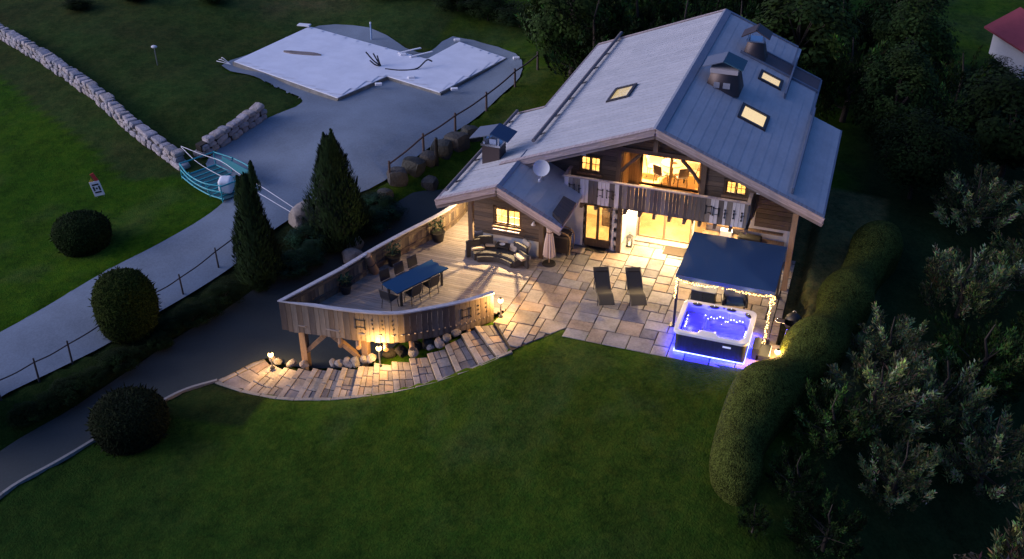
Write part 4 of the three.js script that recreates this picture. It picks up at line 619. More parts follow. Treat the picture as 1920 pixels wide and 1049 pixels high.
// ------------------------------------------------------------------ seating
function chair(name, label, pos, turn, mat, legMat, group, w = .5) {
  const c = thing(name, label, 'chair', pos, turn, group);
  part('seat', rbox(w, .05, .48, .02, 0, .45, 0), mat, c); part('backrest', rbox(w, .46, .045, .02, 0, .27, 0).rotateX(-.18).translate(0, .46, -.24), mat, c);
  for (const x of [-1, 1]) for (const z of [-1, 1]) part('leg', rod(V(x * (w / 2 - .04), .44, z * .19), V(x * (w / 2 - .01), 0, z * .23), .016), legMat, c);
  return c;
}
function loungerAt(x, z, turn, label, src) {
  if (src) return copyOf(src, [x, 0, z], turn, label);
  const t = thing('sun_lounger', label, 'sun lounger', [x, 0, z], turn), prof = [[.82, -1.02], [.66, -.7], [.46, -.35], [.34, -.05], [.37, .2], [.43, .42], [.38, .7], [.3, 1.02]];
  const c = new THREE.CatmullRomCurve3(prof.map(([y, zz]) => V(0, y, zz))).getPoints(40), v = [];
  for (let i = 0; i < 40; i++) { const a = c[i], b = c[i + 1], w = .29; for (const dy of [0, -.018]) { const q = [[-w, a.y + dy, a.z], [w, a.y + dy, a.z], [w, b.y + dy, b.z], [-w, b.y + dy, b.z]]; const o = dy ? [0, 1, 2, 0, 2, 3] : [0, 2, 1, 0, 3, 2]; for (const k of o) v.push(...q[k]); } }
  const g = mergeVertices(boxUV(tri(v)).deleteAttribute('normal'), 1e-4); g.computeVertexNormals(); part('sling', g, M.sling, t);
  for (const s of [-1, 1]) part('frame', tube(prof.map(([y, zz]) => V(s * .3, y - .01, zz)), .02, 6, 30), M.black, t);
  for (const [zz, y] of [[-.55, .56], [.55, .4]]) for (const s of [-1, 1]) part('leg', rod(V(s * .3, y, zz), V(s * .31, 0, zz * 1.1), .018), M.black, t);
  part('head_pad', rbox(.5, .05, .2, .02, 0, 0, 0).rotateX(.45).translate(0, .79, -.88), M.sling, t); part('crossbar', rod(V(-.3, .3, -.06), V(.3, .3, -.06), .015), M.black, t); return t;
}
const lounge = loungerAt(-1.1, 4.25, .4, 'dark sun lounger on the patio, the one nearer the deck');
loungerAt(.12, 3.85, .38, 'dark sun lounger on the patio, the one nearer the gazebo', lounge);
// outdoor dining set on the deck
{
  const ang = Math.atan2(-(5.32 - 7.79), -7.56 + 8.49), cx = -8.36, cz = 6.4; void ang;
  const dir = Math.atan2(7.41 - 5.13, -8.9 + 7.85) - Math.PI; // long axis
  const ux = 1.05 / 2.51, uz = -2.28 / 2.51, ry = Math.atan2(-uz, ux); void dir;
  const t = thing('garden_table', 'long dark blue outdoor table with jagged ends on the timber deck', 'table', [cx, 0, cz], ry), n = 6, out = [], L = 1.33, W = .5;
  const sh = []; const jag = [.0, .1, .03, .14, .05, .0]; for (let i = 0; i < n; i++) sh.push([L - jag[i] + .03, -W + i * 2 * W / (n - 1)]); for (let i = 0; i < n; i++) sh.push([-L + jag[(i * 2) % n] - .02, W - i * 2 * W / (n - 1)]);
  void out; part('table_top', prism(sh, .76, .71), M.tableBlue, t);
  for (const x of [-1.08, 1.08]) for (const z of [-.38, .38]) part('leg', box(.08, .71, .08, x, .355, z), M.black, t);
  part('apron', [box(2.1, .09, .03, 0, .655, .36), box(2.1, .09, .03, 0, .655, -.36)], M.black, t);
  const P = (u, w) => [cx + Math.cos(ry) * u + Math.sin(ry) * w, 0, cz - Math.sin(ry) * u + Math.cos(ry) * w];
  const names = ['nearest the deck corner', 'in the middle', 'nearest the house']; let src;
  [-.75, 0, .72].forEach((u, i) => { const l = 'black garden chair on the fence side of the blue table, ' + names[i]; src = src ? copyOf(src, P(u, -.72), ry, l) : chair('garden_chair', l, P(u, -.72), ry, M.black, M.black, 'chairs round the blue deck table'); });
  [-.6, .35].forEach((u, i) => copyOf(src, P(u, .5), ry + Math.PI, 'black garden chair tucked under the front side of the blue table, ' + ['left one', 'right one'][i]));
  copyOf(src, P(-1.45, .12), ry + Math.PI / 2 + .2, 'black garden chair at the left end of the blue table');
}
// curved wicker sofa set on the deck in front of the annex
{
  const s = thing('wicker_sofa', 'dark curved wicker corner sofa below the annex window', 'sofa', [-6.1, 0, 2.75]);
  const arc = (r0, r1, a0, a1, y0, y1, cz) => { const p = []; for (let i = 0; i <= 12; i++) { const a = a0 + (a1 - a0) * i / 12; p.push([Math.sin(a) * r1, cz - Math.cos(a) * r1]); } for (let i = 12; i >= 0; i--) { const a = a0 + (a1 - a0) * i / 12; p.push([Math.sin(a) * r0, cz - Math.cos(a) * r0]); } return prism(p, y1, y0); };
  part('seat_base', arc(1.35, 1.95, -.72, .72, .04, .36, 1.62), M.wicker, s); part('front_shelf', arc(1.2, 1.36, -.66, .66, .04, .26, 1.62), M.wicker, s);
  part('armrest', [box(.62, .78, .1, 0, .4, 0).rotateY(.72).translate(-1.12, .0, .18)], M.wicker, s); part('armrest', [box(.62, .62, .1, 0, .31, 0).rotateY(-.72).translate(1.2, 0, .22)], M.wicker, s);
  part('backrest', arc(1.93, 2.02, -.66, -.2, .36, .85, 1.62), M.wicker, s); part('backrest', arc(1.93, 2.02, .3, .72, .36, .8, 1.62), M.wicker, s);
  const cu = (x, y, z, w, h, d, ry, rx, m, l) => { const q = lone('cushion', new RoundedBoxGeometry(w, h, d, 3, Math.min(h, d) * .42), m, l, 'cushion'); boxUV(q.geometry.deleteAttribute('uv')); q.position.set(x, y, z); q.rotation.set(rx, ry, 0, 'YXZ'); };
  cu(-7.1, .42, 2.78, .6, .12, .55, .6, 0, M.cushion, 'beige seat cushion at the left end of the wicker sofa'); cu(-4.98, .42, 2.95, .6, .12, .5, -.65, 0, M.cushion, 'beige seat cushion at the right end of the wicker sofa');
  cu(-7.25, .66, 2.45, .62, .5, .14, .65, -.25, M.zinc, 'grey back cushion leaning at the left end of the wicker sofa'); cu(-4.98, .68, 2.5, .55, .5, .15, -.7, -.3, M.cushionGrey, 'taupe square cushion propped at the right end of the wicker sofa');
  cu(-6.6, .44, 2.42, .45, .12, .42, .25, 0, M.cushion, 'beige cushion beside the black tray table'); cu(-5.52, .5, 2.5, .4, .34, .14, -.3, -.5, M.cushionGrey, 'small grey cushion leaning just right of the tray table');
  const tr = thing('tray_table', 'black tray table set into the middle of the wicker sofa', 'table', [-6.02, .36, 2.5]); part('top', rbox(.62, .05, .42, .02, 0, .16, 0), M.black, tr); part('leg', [box(.06, .14, .3, -.26, .07, 0)], M.black, tr); part('leg', [box(.06, .14, .3, .26, .07, 0)], M.black, tr);
  lone('plate', new THREE.LatheGeometry([[0, 0], [.07, 0], [.12, .025], [.125, .03], [.1, .02], [0, .012]].map(([a, b]) => new THREE.Vector2(a, b)), 20).translate(-6.05, .546, 2.5), M.white, 'small white dish on the black tray table', 'dish');
}
// closed parasol
{
  const p = thing('closed_parasol', 'closed pale parasol standing by the right corner of the annex', 'parasol', [-3.95, 0, 2.5]), r = rng(15), prof = [[.03, 2.3], [.1, 2.15], [.13, 1.8], [.1, 1.55], [.15, 1.2], [.18, .8], [.2, .42]], v = [], N = 22;
  part('pole', new THREE.CylinderGeometry(.028, .028, 2.4, 10).translate(0, 1.2, 0), M.oak, p); part('base', new THREE.CylinderGeometry(.26, .3, .08, 20).translate(0, .04, 0), M.mortar, p);
  const pt = (i, k) => { const [q, y] = prof[i], a = k / N * 6.283, w = q * (1 + .38 * Math.cos(k * Math.PI) * (i / 6)); return [Math.cos(a) * w, y - (k % 2 ? .06 * (i / 6) : 0), Math.sin(a) * w]; };
  for (let i = 0; i < 6; i++) for (let k = 0; k < N; k++) { const a = pt(i, k), b = pt(i, (k + 1) % N), c = pt(i + 1, (k + 1) % N), d = pt(i + 1, k); v.push(...a, ...b, ...c, ...a, ...c, ...d); }
  part('canopy', tri(v), M.linen, p); part('strap', new THREE.TorusGeometry(.12, .02, 6, 20).rotateX(Math.PI / 2).translate(0, 1.55, 0), M.oak, p); part('finial', new THREE.SphereGeometry(.04, 10, 8).translate(0, 2.4, 0), M.white, p); void r;
}
// covered wood cart with bent yellow rails beside the french door
{
  const t = thing('wooden_cart', 'brown wooden cart with bent light wood rails under the annex eave', 'cart', [-3.75, 0, 1.35]);
  part('box_body', rbox(.7, .72, .55, .02, 0, .46, 0), M.mat, t); part('lid', rbox(.78, .06, .62, .02, 0, .86, 0), M.beamU, t);
  for (const s of [-1, 1]) part('bent_rail', tube([V(.42, .1, s * .28), V(.46, .55, s * .3), V(.4, .95, s * .28), V(.05, 1.12, s * .26), V(-.3, 1.1, s * .25)], .025), M.pine, t);
  for (const x of [-.28, .28]) for (const z of [-.22, .22]) part('leg', box(.05, .12, .05, x, .06, z), M.black, t); part('shelf', bx(-.34, .34, .98, 1.02, -.26, .26), M.beam, t);
}
// lantern, mats
{
  const l = thing('floor_lantern', 'metal floor lantern standing by the lit recess wall', 'lantern', [-1.12, 0, -.12]);
  part('base', rbox(.24, .04, .24, .01, 0, .02, 0), M.iron, l); for (const x of [-.1, .1]) for (const z of [-.1, .1]) part('corner_bar', bx(x - .012, x + .012, .04, .46, z - .012, z + .012), M.iron, l);
  for (const [x, z, w, d] of [[0, .1, .18, .006], [0, -.1, .18, .006], [.1, 0, .006, .18], [-.1, 0, .006, .18]]) part('pane', box(w, .4, d, x, .25, z), M.glass, l);
  part('roof', new THREE.ConeGeometry(.19, .14, 4).rotateY(Math.PI / 4).translate(0, .53, 0), M.iron, l); part('ring', new THREE.TorusGeometry(.05, .008, 6, 16).translate(0, .64, 0), M.iron, l); part('candle', new THREE.CylinderGeometry(.05, .05, .16, 14).translate(0, .12, 0), glow(1, .75, .4, 2.5), l);
  lone('door_mat', rbox(.85, .025, .4, .01, -2.42, .02, .68), M.matDark, 'small black doormat in front of the french door', 'doormat'); lone('door_mat', rbox(1.15, .025, .75, .01, .95, .02, -.3), M.mat, 'large brown doormat in front of the sliding door', 'doormat');
  const dish = thing('satellite_dish', 'pale round satellite dish on the gable above the annex roof', 'satellite dish', [-4.45, 3.5, 2.2]);
  part('reflector', boxUV(new THREE.SphereGeometry(.66, 28, 10, 0, 6.284, 0, .55).rotateX(-Math.PI / 2).translate(0, 0, .66).rotateX(-.28).rotateY(.2).toNonIndexed().deleteAttribute('uv').translate(0, .78, 0)), M.paint, dish);
  part('mast', rod(V(0, 0, -.25), V(0, .75, -.2), .03), M.steel, dish); part('feed_arm', rod(V(0, .42, -.1), V(0, .3, .28), .018), M.white, dish); part('feed_horn', new THREE.CylinderGeometry(.04, .05, .12, 10).translate(0, .34, .28), M.white, dish);
  const wl = thing('porch_lamp', 'small white lamp on the annex front wall near the right post', 'lamp', [-4.78, 1.62, 2.05]); part('bracket', box(.06, .08, .1, 0, 0, .04), M.white, wl); part('shade', new THREE.ConeGeometry(.1, .16, 14, 1, true).translate(0, .02, .12), M.white, wl);
}
// outdoor sideboard against the right wall of the covered patio
{
  const t = thing('outdoor_sideboard', 'long wooden sideboard with drawers against the white wall under the balcony', 'sideboard', [3.6, 0, -.62]);
  part('top', rbox(3.4, .06, .62, .015, 0, .95, 0), M.oak, t); part('carcass', box(3.3, .88, .52, 0, .46, -.02), M.pine, t);
  for (let i = 0; i < 4; i++) { part('drawer_front', rbox(.76, .3, .03, .01, -1.22 + i * .815, .74, .26), M.pineU, t); part('door', rbox(.76, .5, .03, .01, -1.22 + i * .815, .3, .26), M.pineU, t); }
  lone('grey_bag', rbox(1.0, .22, .4, .09, 3.9, 1.1, -.6), M.matDark, 'dark grey bag lying on the wooden sideboard', 'bag'); lone('white_box', rbox(.5, .3, .3, .02, 2.9, 1.13, -.66), M.white, 'white box on the wooden sideboard below the balcony', 'box');
  lone('wall_board', bx(2.0, 5.2, 1.3, 1.36, -.99, -.8), M.oak, 'plain wooden wall shelf above the sideboard', 'shelf');
  lone('upright_panel', rbox(.5, 1.9, .08, .01, 1.75, .95, -.9), M.pine, 'upright light wood shutter right of the sliding door', 'shutter');
}
// ------------------------------------------------------------------ gazebo, fairy lights, hot tub
const GX0 = 1.9, GX1 = 5.55, GZ0 = 1.83, GZ1 = 5.34;
{
  const cx = (GX0 + GX1) / 2, cz = (GZ0 + GZ1) / 2, t = thing('gazebo', 'flat navy canvas gazebo on slim dark posts beside the hot tub', 'gazebo', [cx, 0, cz]), w = (GX1 - GX0) / 2, d = (GZ1 - GZ0) / 2, v = [], N = 16;
  const Y = (u, q) => 2.3 + .16 * (1 - Math.max(Math.abs(u), Math.abs(q)) ** 1.5) + .01 * Math.sin(7 * u + 2 * q) ;
  for (let i = 0; i < N; i++) for (let j = 0; j < N; j++) { const P = (a, b) => { const u = -1 + 2 * a / N, q = -1 + 2 * b / N; return [u * w, Y(u, q), q * d]; }; const A = P(i, j), B = P(i + 1, j), Cc = P(i + 1, j + 1), D = P(i, j + 1); v.push(...A, ...Cc, ...B, ...A, ...D, ...Cc); }
  const g = mergeVertices(boxUV(tri(v)).deleteAttribute('normal'), 1e-4); g.computeVertexNormals(); part('canopy', g, M.navy, t);
  part('valance', [box(2 * w, .16, .012, 0, 2.22, d), box(2 * w, .16, .012, 0, 2.22, -d), box(.012, .16, 2 * d, w, 2.22, 0), box(.012, .16, 2 * d, -w, 2.22, 0)], M.navy, t);
  for (const x of [-1, 1]) for (const z of [-1, 1]) { const p = part('post', box(.09, 2.28, .09, x * (w - .08), 1.14, z * (d - .08)), M.black, t); part('foot_plate', box(.3, .03, .3, x * (w - .08), .016, z * (d - .08)), M.black, p); }
  part('beam', [box(2 * w - .1, .07, .06, 0, 2.2, d - .08), box(2 * w - .1, .07, .06, 0, 2.2, -d + .08), box(.06, .07, 2 * d - .1, w - .08, 2.2, 0), box(.06, .07, 2 * d - .1, -w + .08, 2.2, 0)], M.black, t);
}
{
  const t = thing('fairy_lights', 'warm fairy lights hung along the gazebo front edge and down its front posts', 'fairy lights', [GX0, 0, GZ1]), r = rng(88), L = GX1 - GX0, cab = [], pts = [];
  const run = (a, b, sag, n, sp) => { const q = []; for (let i = 0; i <= n; i++) { const k = i / n, p = a.clone().lerp(b, k); p.y -= sag * 4 * k * (1 - k); q.push(p); pts.push(p.clone().add(V((r() - .5) * sp, (r() - .5) * sp, (r() - .2) * sp))); } cab.push(tube(q, .008, 5, n)); };
  run(V(.05, 2.2, .05), V(L * .43, 2.13, .05), .1, 44, .06); run(V(L * .53, 2.14, .05), V(L - .03, 2.16, .05), .06, 48, .06);
  run(V(.06, 2.2, .06), V(.06, 1.35, .06), 0, 34, .09); run(V(L - .1, 2.16, .06), V(L - .1, .12, .06), 0, 66, .1); run(V(L - .0, 2.16, -.05), V(L, 1.75, -.1), 0, 14, .1); run(V(L - .12, .12, .06), V(L - .3, .1, .1), 0, 8, .07); run(V(L * .48, 2.12, .06), V(L * .49, 2.12, .06), 0, 2, .04);
  const bulb = new THREE.IcosahedronGeometry(.018, 0), bs = pts.map((p) => bulb.clone().translate(p.x, p.y, p.z));
  part('cable', G(cab), M.black, t); const m = part('bulbs', G(bs), glow(1, .56, .15, 8), t); m.userData.kind = 'stuff';
  for (const [x, y, z, c] of [[.06, 1.8, .12, 1.0], [L * .25, 2.05, .1, 1.0], [L * .75, 2.05, .1, 1.0], [L - .12, 1.6, .16, 1.5], [L - .12, .7, .16, 1.5]]) { const l = new THREE.PointLight(WARM, c); l.position.set(x, y, z); l.shadow.radius = 6; l.castShadow = true; l.name = 'fairy_glow'; t.add(l); }
}
const TX0 = 2.27, TX1 = 4.98, TZ0 = 4.75, TZ1 = 7.02;
{
  const cx = (TX0 + TX1) / 2, cz = (TZ0 + TZ1) / 2, w = TX1 - TX0, d = TZ1 - TZ0, t = thing('hot_tub', 'white rimmed hot tub with glowing blue water and a blue light strip round its foot', 'hot tub', [cx, 0, cz]);
  const rr = (w2, d2, r) => { const s = new THREE.Shape(); const x = w2 / 2, y = d2 / 2; s.moveTo(-x + r, -y); s.lineTo(x - r, -y); s.absarc(x - r, -y + r, r, -Math.PI / 2, 0); s.lineTo(x, y - r); s.absarc(x - r, y - r, r, 0, Math.PI / 2); s.lineTo(-x + r, y); s.absarc(-x + r, y - r, r, Math.PI / 2, Math.PI); s.lineTo(-x, -y + r); s.absarc(-x + r, -y + r, r, Math.PI, 1.5 * Math.PI); return s; };
  const ex = (s, h, y, bev = 0) => boxUV(new THREE.ExtrudeGeometry(s, { depth: h, bevelEnabled: bev > 0, bevelSize: bev, bevelThickness: bev, bevelSegments: 3, curveSegments: 8 }).deleteAttribute('uv').rotateX(-Math.PI / 2).translate(0, y, 0));
  // the basin outline: wide pool with a narrower lounge seat on the left
  const basin = (k) => { const p = new THREE.Path(); const W = w / 2 - .13 - k, D = d / 2 - .16 - k; const pts = [[-W, -D], [-W * .38, -D + .02], [-W * .3, -D - .06], [W * .25, -D - .06], [W * .35, -D + .03], [W * .8, -D], [W, -D + .25], [W, D - .35], [W * .85, D], [W * .2, D], [W * .1, D - .2], [-W * .3, D - .22], [-W * .42, D], [-W, D]]; pts.forEach(([x, y], i) => i ? p.lineTo(x, -y) : p.moveTo(x, -y)); p.closePath(); return p; };
  const rim = rr(w, d, .24); rim.holes.push(basin(0)); part('rim', ex(rim, .06, .86, .03), M.acrylic, t);
  const skirt = rr(w - .12, d - .12, .16); skirt.holes.push(basin(-.02)); part('cabinet', ex(skirt, .76, .08), M.tubSide, t);
  part('plinth', ex(rr(w - .22, d - .22, .14), .08, .0), M.black, t);
  const sh = new THREE.Shape(basin(-.015).getPoints()); part('shell_floor', ex(sh, .05, .18), M.acrylic, t);
  { const p = basin(-.015).getPoints(), v = []; for (let i = 0; i < p.length; i++) { const a = p[i], b = p[(i + 1) % p.length]; v.push(a.x, .2, -a.y, b.x, .2, -b.y, b.x, .88, -b.y, a.x, .2, -a.y, b.x, .88, -b.y, a.x, .88, -a.y); } part('shell_wall', tri(v), M.acrylic, t); }
  const ws = w / 2 - .14; part('lounge_seat', [rbox(.72, .42, d - .5, .08, -ws + .37, .36, 0)], std(.55, .5, .7, { roughness: .3 }), t); part('divider', rbox(.1, .5, d - .9, .04, -ws + .8, .48, .1), M.acrylic, t);
  part('corner_seat', [rbox(.7, .3, .6, .08, ws - .5, .3, d / 2 - .6)], std(.55, .5, .7, { roughness: .3 }), t); part('bench_seat', rbox(1.3, .3, .45, .08, .4, .3, -d / 2 + .5), std(.55, .5, .7, { roughness: .3 }), t);
  // water: a sheet with small waves
  { const v = [], N = 44, W = w - .22, D = d - .2; const hgt = (x, z) => .76 + .016 * Math.sin(x * 11 + 2 * Math.sin(z * 5)) + .014 * Math.sin(z * 13 + 1.5 * Math.sin(x * 6)) + .02 * (fbm(x * 7 + 50, z * 7 + 50, 4096, 4096, 3, 3) - .5); const bp = basin(-.005).getPoints().map((q) => [q.x, -q.y]);
    for (let i = 0; i < N; i++) for (let j = 0; j < N; j++) { const c = [[0, 0], [1, 0], [1, 1], [0, 1]].map(([a, b]) => [-W / 2 + (i + a) / N * W, -D / 2 + (j + b) / N * D]); if (!c.every(([x, z]) => inside(bp, x, z))) continue; const P = c.map(([x, z]) => [x, hgt(x, z), z]); v.push(...P[0], ...P[2], ...P[1], ...P[0], ...P[3], ...P[2]); }
    const g = mergeVertices(boxUV(tri(v)).deleteAttribute('normal'), 1e-4); g.computeVertexNormals(); part('water', g, new THREE.MeshPhysicalMaterial({ color: C(.5, .5, 1), transmission: 1, thickness: 0, roughness: .03, ior: 1.33 }), t); }
  // headrests, jets, controls
  for (const [x, z, a] of [[-ws + .35, -d / 2 + .2, 0], [-.22, -d / 2 + .19, 0], [.42, -d / 2 + .19, 0], [ws - .14, -d / 2 + .35, -.9]]) { part('headrest', new THREE.SphereGeometry(1, 18, 10).scale(.19, .06, .09).rotateY(a).translate(x, .93, z), M.black, t); part('headrest_mark', new THREE.CylinderGeometry(.02, .02, .01, 8).translate(x, .99, z), glow(.7, .8, 1, 2), t); }
  for (const [x, z] of [[-.52, -d / 2 + .12], [.14, -d / 2 + .11], [.8, -d / 2 + .12], [ws + .04, -d / 2 + .1], [ws + .05, d / 2 - .14], [ws + .08, 0.1], [.2, d / 2 - .12], [-.3, d / 2 - .3], [-.5, d / 2 - .36], [-.38, d / 2 - .48]]) part('jet_knob', new THREE.CylinderGeometry(.045, .05, .035, 12).translate(x, .925, z), M.black, t);
  part('side_label', [box(.3, .07, .01, .62, .62, d / 2 - .05)], glow(.55, .6, 1, .8), t); part('access_plate', rbox(.12, .12, .01, .004, -.55, .45, d / 2 - .052), M.black, t);
  const jets = []; const r = rng(7); for (const [x, z, n] of [[-ws + .12, -.2, 7], [-.1, -d / 2 + .4, 9], [.7, -d / 2 + .42, 6], [ws - .1, .2, 7], [.5, d / 2 - .5, 7]]) for (let i = 0; i < n; i++) jets.push(new THREE.IcosahedronGeometry(.022, 1).translate(x + (Math.abs(x) > 1 ? 0 : (i - n / 2) * .11), .5 + .2 * r(), z + (Math.abs(x) > 1 ? (i - n / 2) * .15 : .05 * r())));
  part('jet_lights', G(jets), glow(.75, .75, 1, 14), t).userData.kind = 'stuff';
  for (const [x, z] of [[-.15, .55], [.55, -.5], [.3, .2]]) part('underwater_lamp', new THREE.CylinderGeometry(.07, .07, .03, 14).translate(x, .25, z), glow(.15, .2, 1, 12), t);
  for (const [x, y, z, c] of [[.3, .5, .1, 2.6], [.8, .5, .5, 2], [-.9, .66, .2, 1.2]]) { const l = new THREE.PointLight(0x1c1eff, c * 5.5); l.position.set(x, y, z); l.shadow.radius = 4; l.castShadow = true; l.name = 'tub_glow'; t.add(l); }
  // light strip under the skirt
  part('light_strip', [box(w - .1, .03, .03, 0, .045, d / 2 - .06), box(.03, .03, d - .1, w / 2 - .06, .045, 0), box(.03, .03, d - .1, -w / 2 + .06, .045, 0)], glow(.2, .25, 1, 7), t);
  const strip = (x, z, len, ry) => { const l = new THREE.RectAreaLight(0x141cff, z ? 360 : 170, len, .05); l.position.set(x, .1, z); l.rotation.set(-.9, ry, 0, 'YXZ'); l.name = 'strip_glow'; t.add(l); };
  strip(0, d / 2 + .02, w - .2, Math.PI); strip(w / 2 + .02, 0, d - .2, -Math.PI / 2); strip(-w / 2 - .02, 0, d - .2, Math.PI / 2);
}
{
  const s = thing('tub_steps', 'dark two step stool at the right side of the hot tub', 'steps', [5.42, 0, 6.1]); part('lower_tread', rbox(.5, .22, .8, .02, .1, .12, 0), M.tubSide, s); part('upper_tread', rbox(.28, .46, .8, .02, -.18, .24, 0), M.tubSide, s); part('edge_strip', box(.03, .02, .7, .33, .235, 0), M.white, s);
  const cab = thing('low_cabinet', 'low dark cabinet at the left rear corner under the gazebo', 'cabinet', [2.75, 0, 3.3]); part('body', rbox(.95, .62, .5, .02, 0, .33, 0), M.black, cab); part('top', rbox(1, .04, .54, .012, 0, .66, 0), M.zinc, cab); for (const x of [-.24, .24]) part('door', rbox(.45, .5, .02, .006, x, .33, .26), M.tubSide, cab);
  const ac = chair('garden_armchair', 'dark padded armchair behind the hot tub under the gazebo', [4.0, 0, 3.6], .2, M.zinc, M.black, undefined, .85);
  for (const x of [-.45, .45]) part('armrest', rbox(.1, .3, .6, .04, x, .55, 0), M.black, ac);
  part('cushion', rbox(.72, .14, .5, .06, 0, .53, .02), M.navy, ac);
  const b = thing('kettle_barbecue', 'black kettle barbecue on thin legs between gazebo and hedge', 'barbecue', [6.3, H(6.3, 4.6), 4.6]);
  part('bowl', new THREE.SphereGeometry(.3, 22, 10, 0, 6.284, Math.PI / 2, Math.PI / 2).translate(0, .88, 0), M.iron, b); part('lid', new THREE.SphereGeometry(.305, 22, 10, 0, 6.284, 0, Math.PI / 2).rotateX(-.5).translate(.02, .92, -.1), M.iron, b); part('handle', new THREE.TorusGeometry(.06, .014, 6, 14).translate(.02, 1.22, -.2), M.steel, b);
  for (let i = 0; i < 3; i++) { const a = i * 2.09 + .3; part('leg', rod(V(Math.cos(a) * .18, .66, Math.sin(a) * .18), V(Math.cos(a) * .34, 0, Math.sin(a) * .34), .016), M.chrome, b); } part('ash_pan', new THREE.CylinderGeometry(.14, .11, .05, 16).translate(0, .45, 0), M.chrome, b); part('side_shelf', rbox(.34, .03, .26, .01, -.42, .86, 0), M.chrome, b);
}
// round dining set on the balcony in front of the lit glazing
{
  const t = thing('bistro_table', 'round dining table inside the lit upper room, behind the glazing', 'table', [.15, 2.64, -1.95]);
  part('top', new THREE.CylinderGeometry(.5, .5, .03, 28).translate(0, .73, 0), std(.16, .1, .055, { roughness: .5 }), t); part('column', new THREE.CylinderGeometry(.035, .035, .7, 10).translate(0, .36, 0), M.iron, t); for (let i = 0; i < 4; i++) part('foot', rod(V(0, .1, 0), V(Math.cos(i * 1.571 + .4) * .34, .015, Math.sin(i * 1.571 + .4) * .34), .016), M.iron, t); part('bowl', new THREE.SphereGeometry(.11, 14, 6, 0, 6.284, Math.PI / 2, Math.PI / 2).translate(0, .85, 0), M.cushionGrey, t);
  const m = std(.16, .12, .09);
  const c = chair('dining_chair', 'wire legged chair left of the round table in the upper room', [-.66, 2.64, -1.9], 1.5, m, M.iron, 'chairs round the upper room table', .46);
  copyOf(c, [.96, 2.64, -1.9], -1.5, 'wire legged chair right of the round table in the upper room'); copyOf(c, [-.2, 2.64, -1.3], 2.7, 'wire legged chair at the front left of the round upper room table'); copyOf(c, [.65, 2.64, -1.35], -2.6, 'wire legged chair at the front right of the round upper room table');
}
{ // inside: a dark stair flight and a sloping beam seen through the upper glazing; furniture behind the lower doors
  const s = thing('wooden_staircase', 'dark wooden stair flight inside the lit upper room', 'stairs', [.1, 2.64, -3.6]); for (const z of [-.35, .35]) part('stringer', bar(V(-.55, .2, z), V(.45, 1.9, z), .05, .22), M.frame, s); for (let i = 0; i < 7; i++) part('tread', box(.28, .04, .7, -.5 + i * .15, .32 + i * .25, 0), M.frame, s);
  const k = thing('corner_sofa', 'brown sofa inside the lit upper room', 'sofa', [1.1, 2.64, -3.4]); part('seat', rbox(1.1, .42, .8, .1, 0, .22, 0), M.oak, k); part('backrest', rbox(1.1, .5, .22, .1, 0, .6, -.35), M.oak, k); part('cushion', rbox(.42, .36, .14, .06, -.2, .58, -.16), M.frame, k);
  const c = thing('hall_dresser', 'dark dresser inside the room behind the french door', 'dresser', [-2.35, 0, -1.7]); part('body', rbox(.8, .9, .4, .02, 0, .46, 0), M.frame, c); part('top', rbox(.86, .04, .44, .01, 0, .93, 0), M.beam, c); part('drawer_front', rbox(.7, .3, .02, .006, 0, .62, .21), M.beam, c);
  lone('picture', rbox(.6, .5, .03, .006, -3.4, 1.5, -2.36), M.frame, 'dark framed picture on the wall behind the french door', 'picture');
}
// things along the deck railing
{
  const pot = (x, z, h, label, s) => { const t = thing('plant_pot', label, 'plant pot', [x, 0, z]); part('pot', new THREE.LatheGeometry([[0, 0], [.2 * s, 0], [.27 * s, h], [.29 * s, h + .03], [.24 * s, h], [0, h - .05]].map(([a, b]) => new THREE.Vector2(a, b)), 18), M.black, t); const r = rng(Math.floor(x * 100)), v = []; for (let i = 0; i < 90; i++) { const a = r() * 6.28, q = .28 * s * Math.sqrt(r()), y = h + r() * .5 * s, l = .1 + .08 * r(), b = r() * 6.28; const p = V(Math.cos(a) * q, y, Math.sin(a) * q), d = V(Math.cos(b) * l, l * .5, Math.sin(b) * l), e = V(-d.z * .35, .02, d.x * .35); const A = p, B = p.clone().add(d).add(e), D = p.clone().add(d).sub(e); v.push(A.x, A.y, A.z, B.x, B.y, B.z, D.x, D.y, D.z); } part('foliage', tri(v), std(.02, .05, .016, { side: THREE.DoubleSide }), t); };
  pot(-10.1, 4.75, .42, 'dark plant pot against the deck railing behind the blue table', 1.1); pot(-9.15, 2.2, .4, 'dark plant pot at the start of the narrow deck passage', 1.1); pot(-11.0, 7.4, .36, 'dark plant pot near the left corner of the deck', .9);
  const rs = thing('rain_blanket', 'rolled brown cover leaning against the deck railing', 'cover', [-10.65, 0, 5.75]); part('roll', new THREE.CylinderGeometry(.16, .2, 1.05, 14).rotateZ(.35).rotateY(1.2).translate(0, .5, 0), std(.22, .13, .08), rs); part('strap', new THREE.TorusGeometry(.185, .02, 6, 18).rotateX(Math.PI / 2).rotateZ(.35).rotateY(1.2).translate(0, .5, 0), M.black, rs);
}
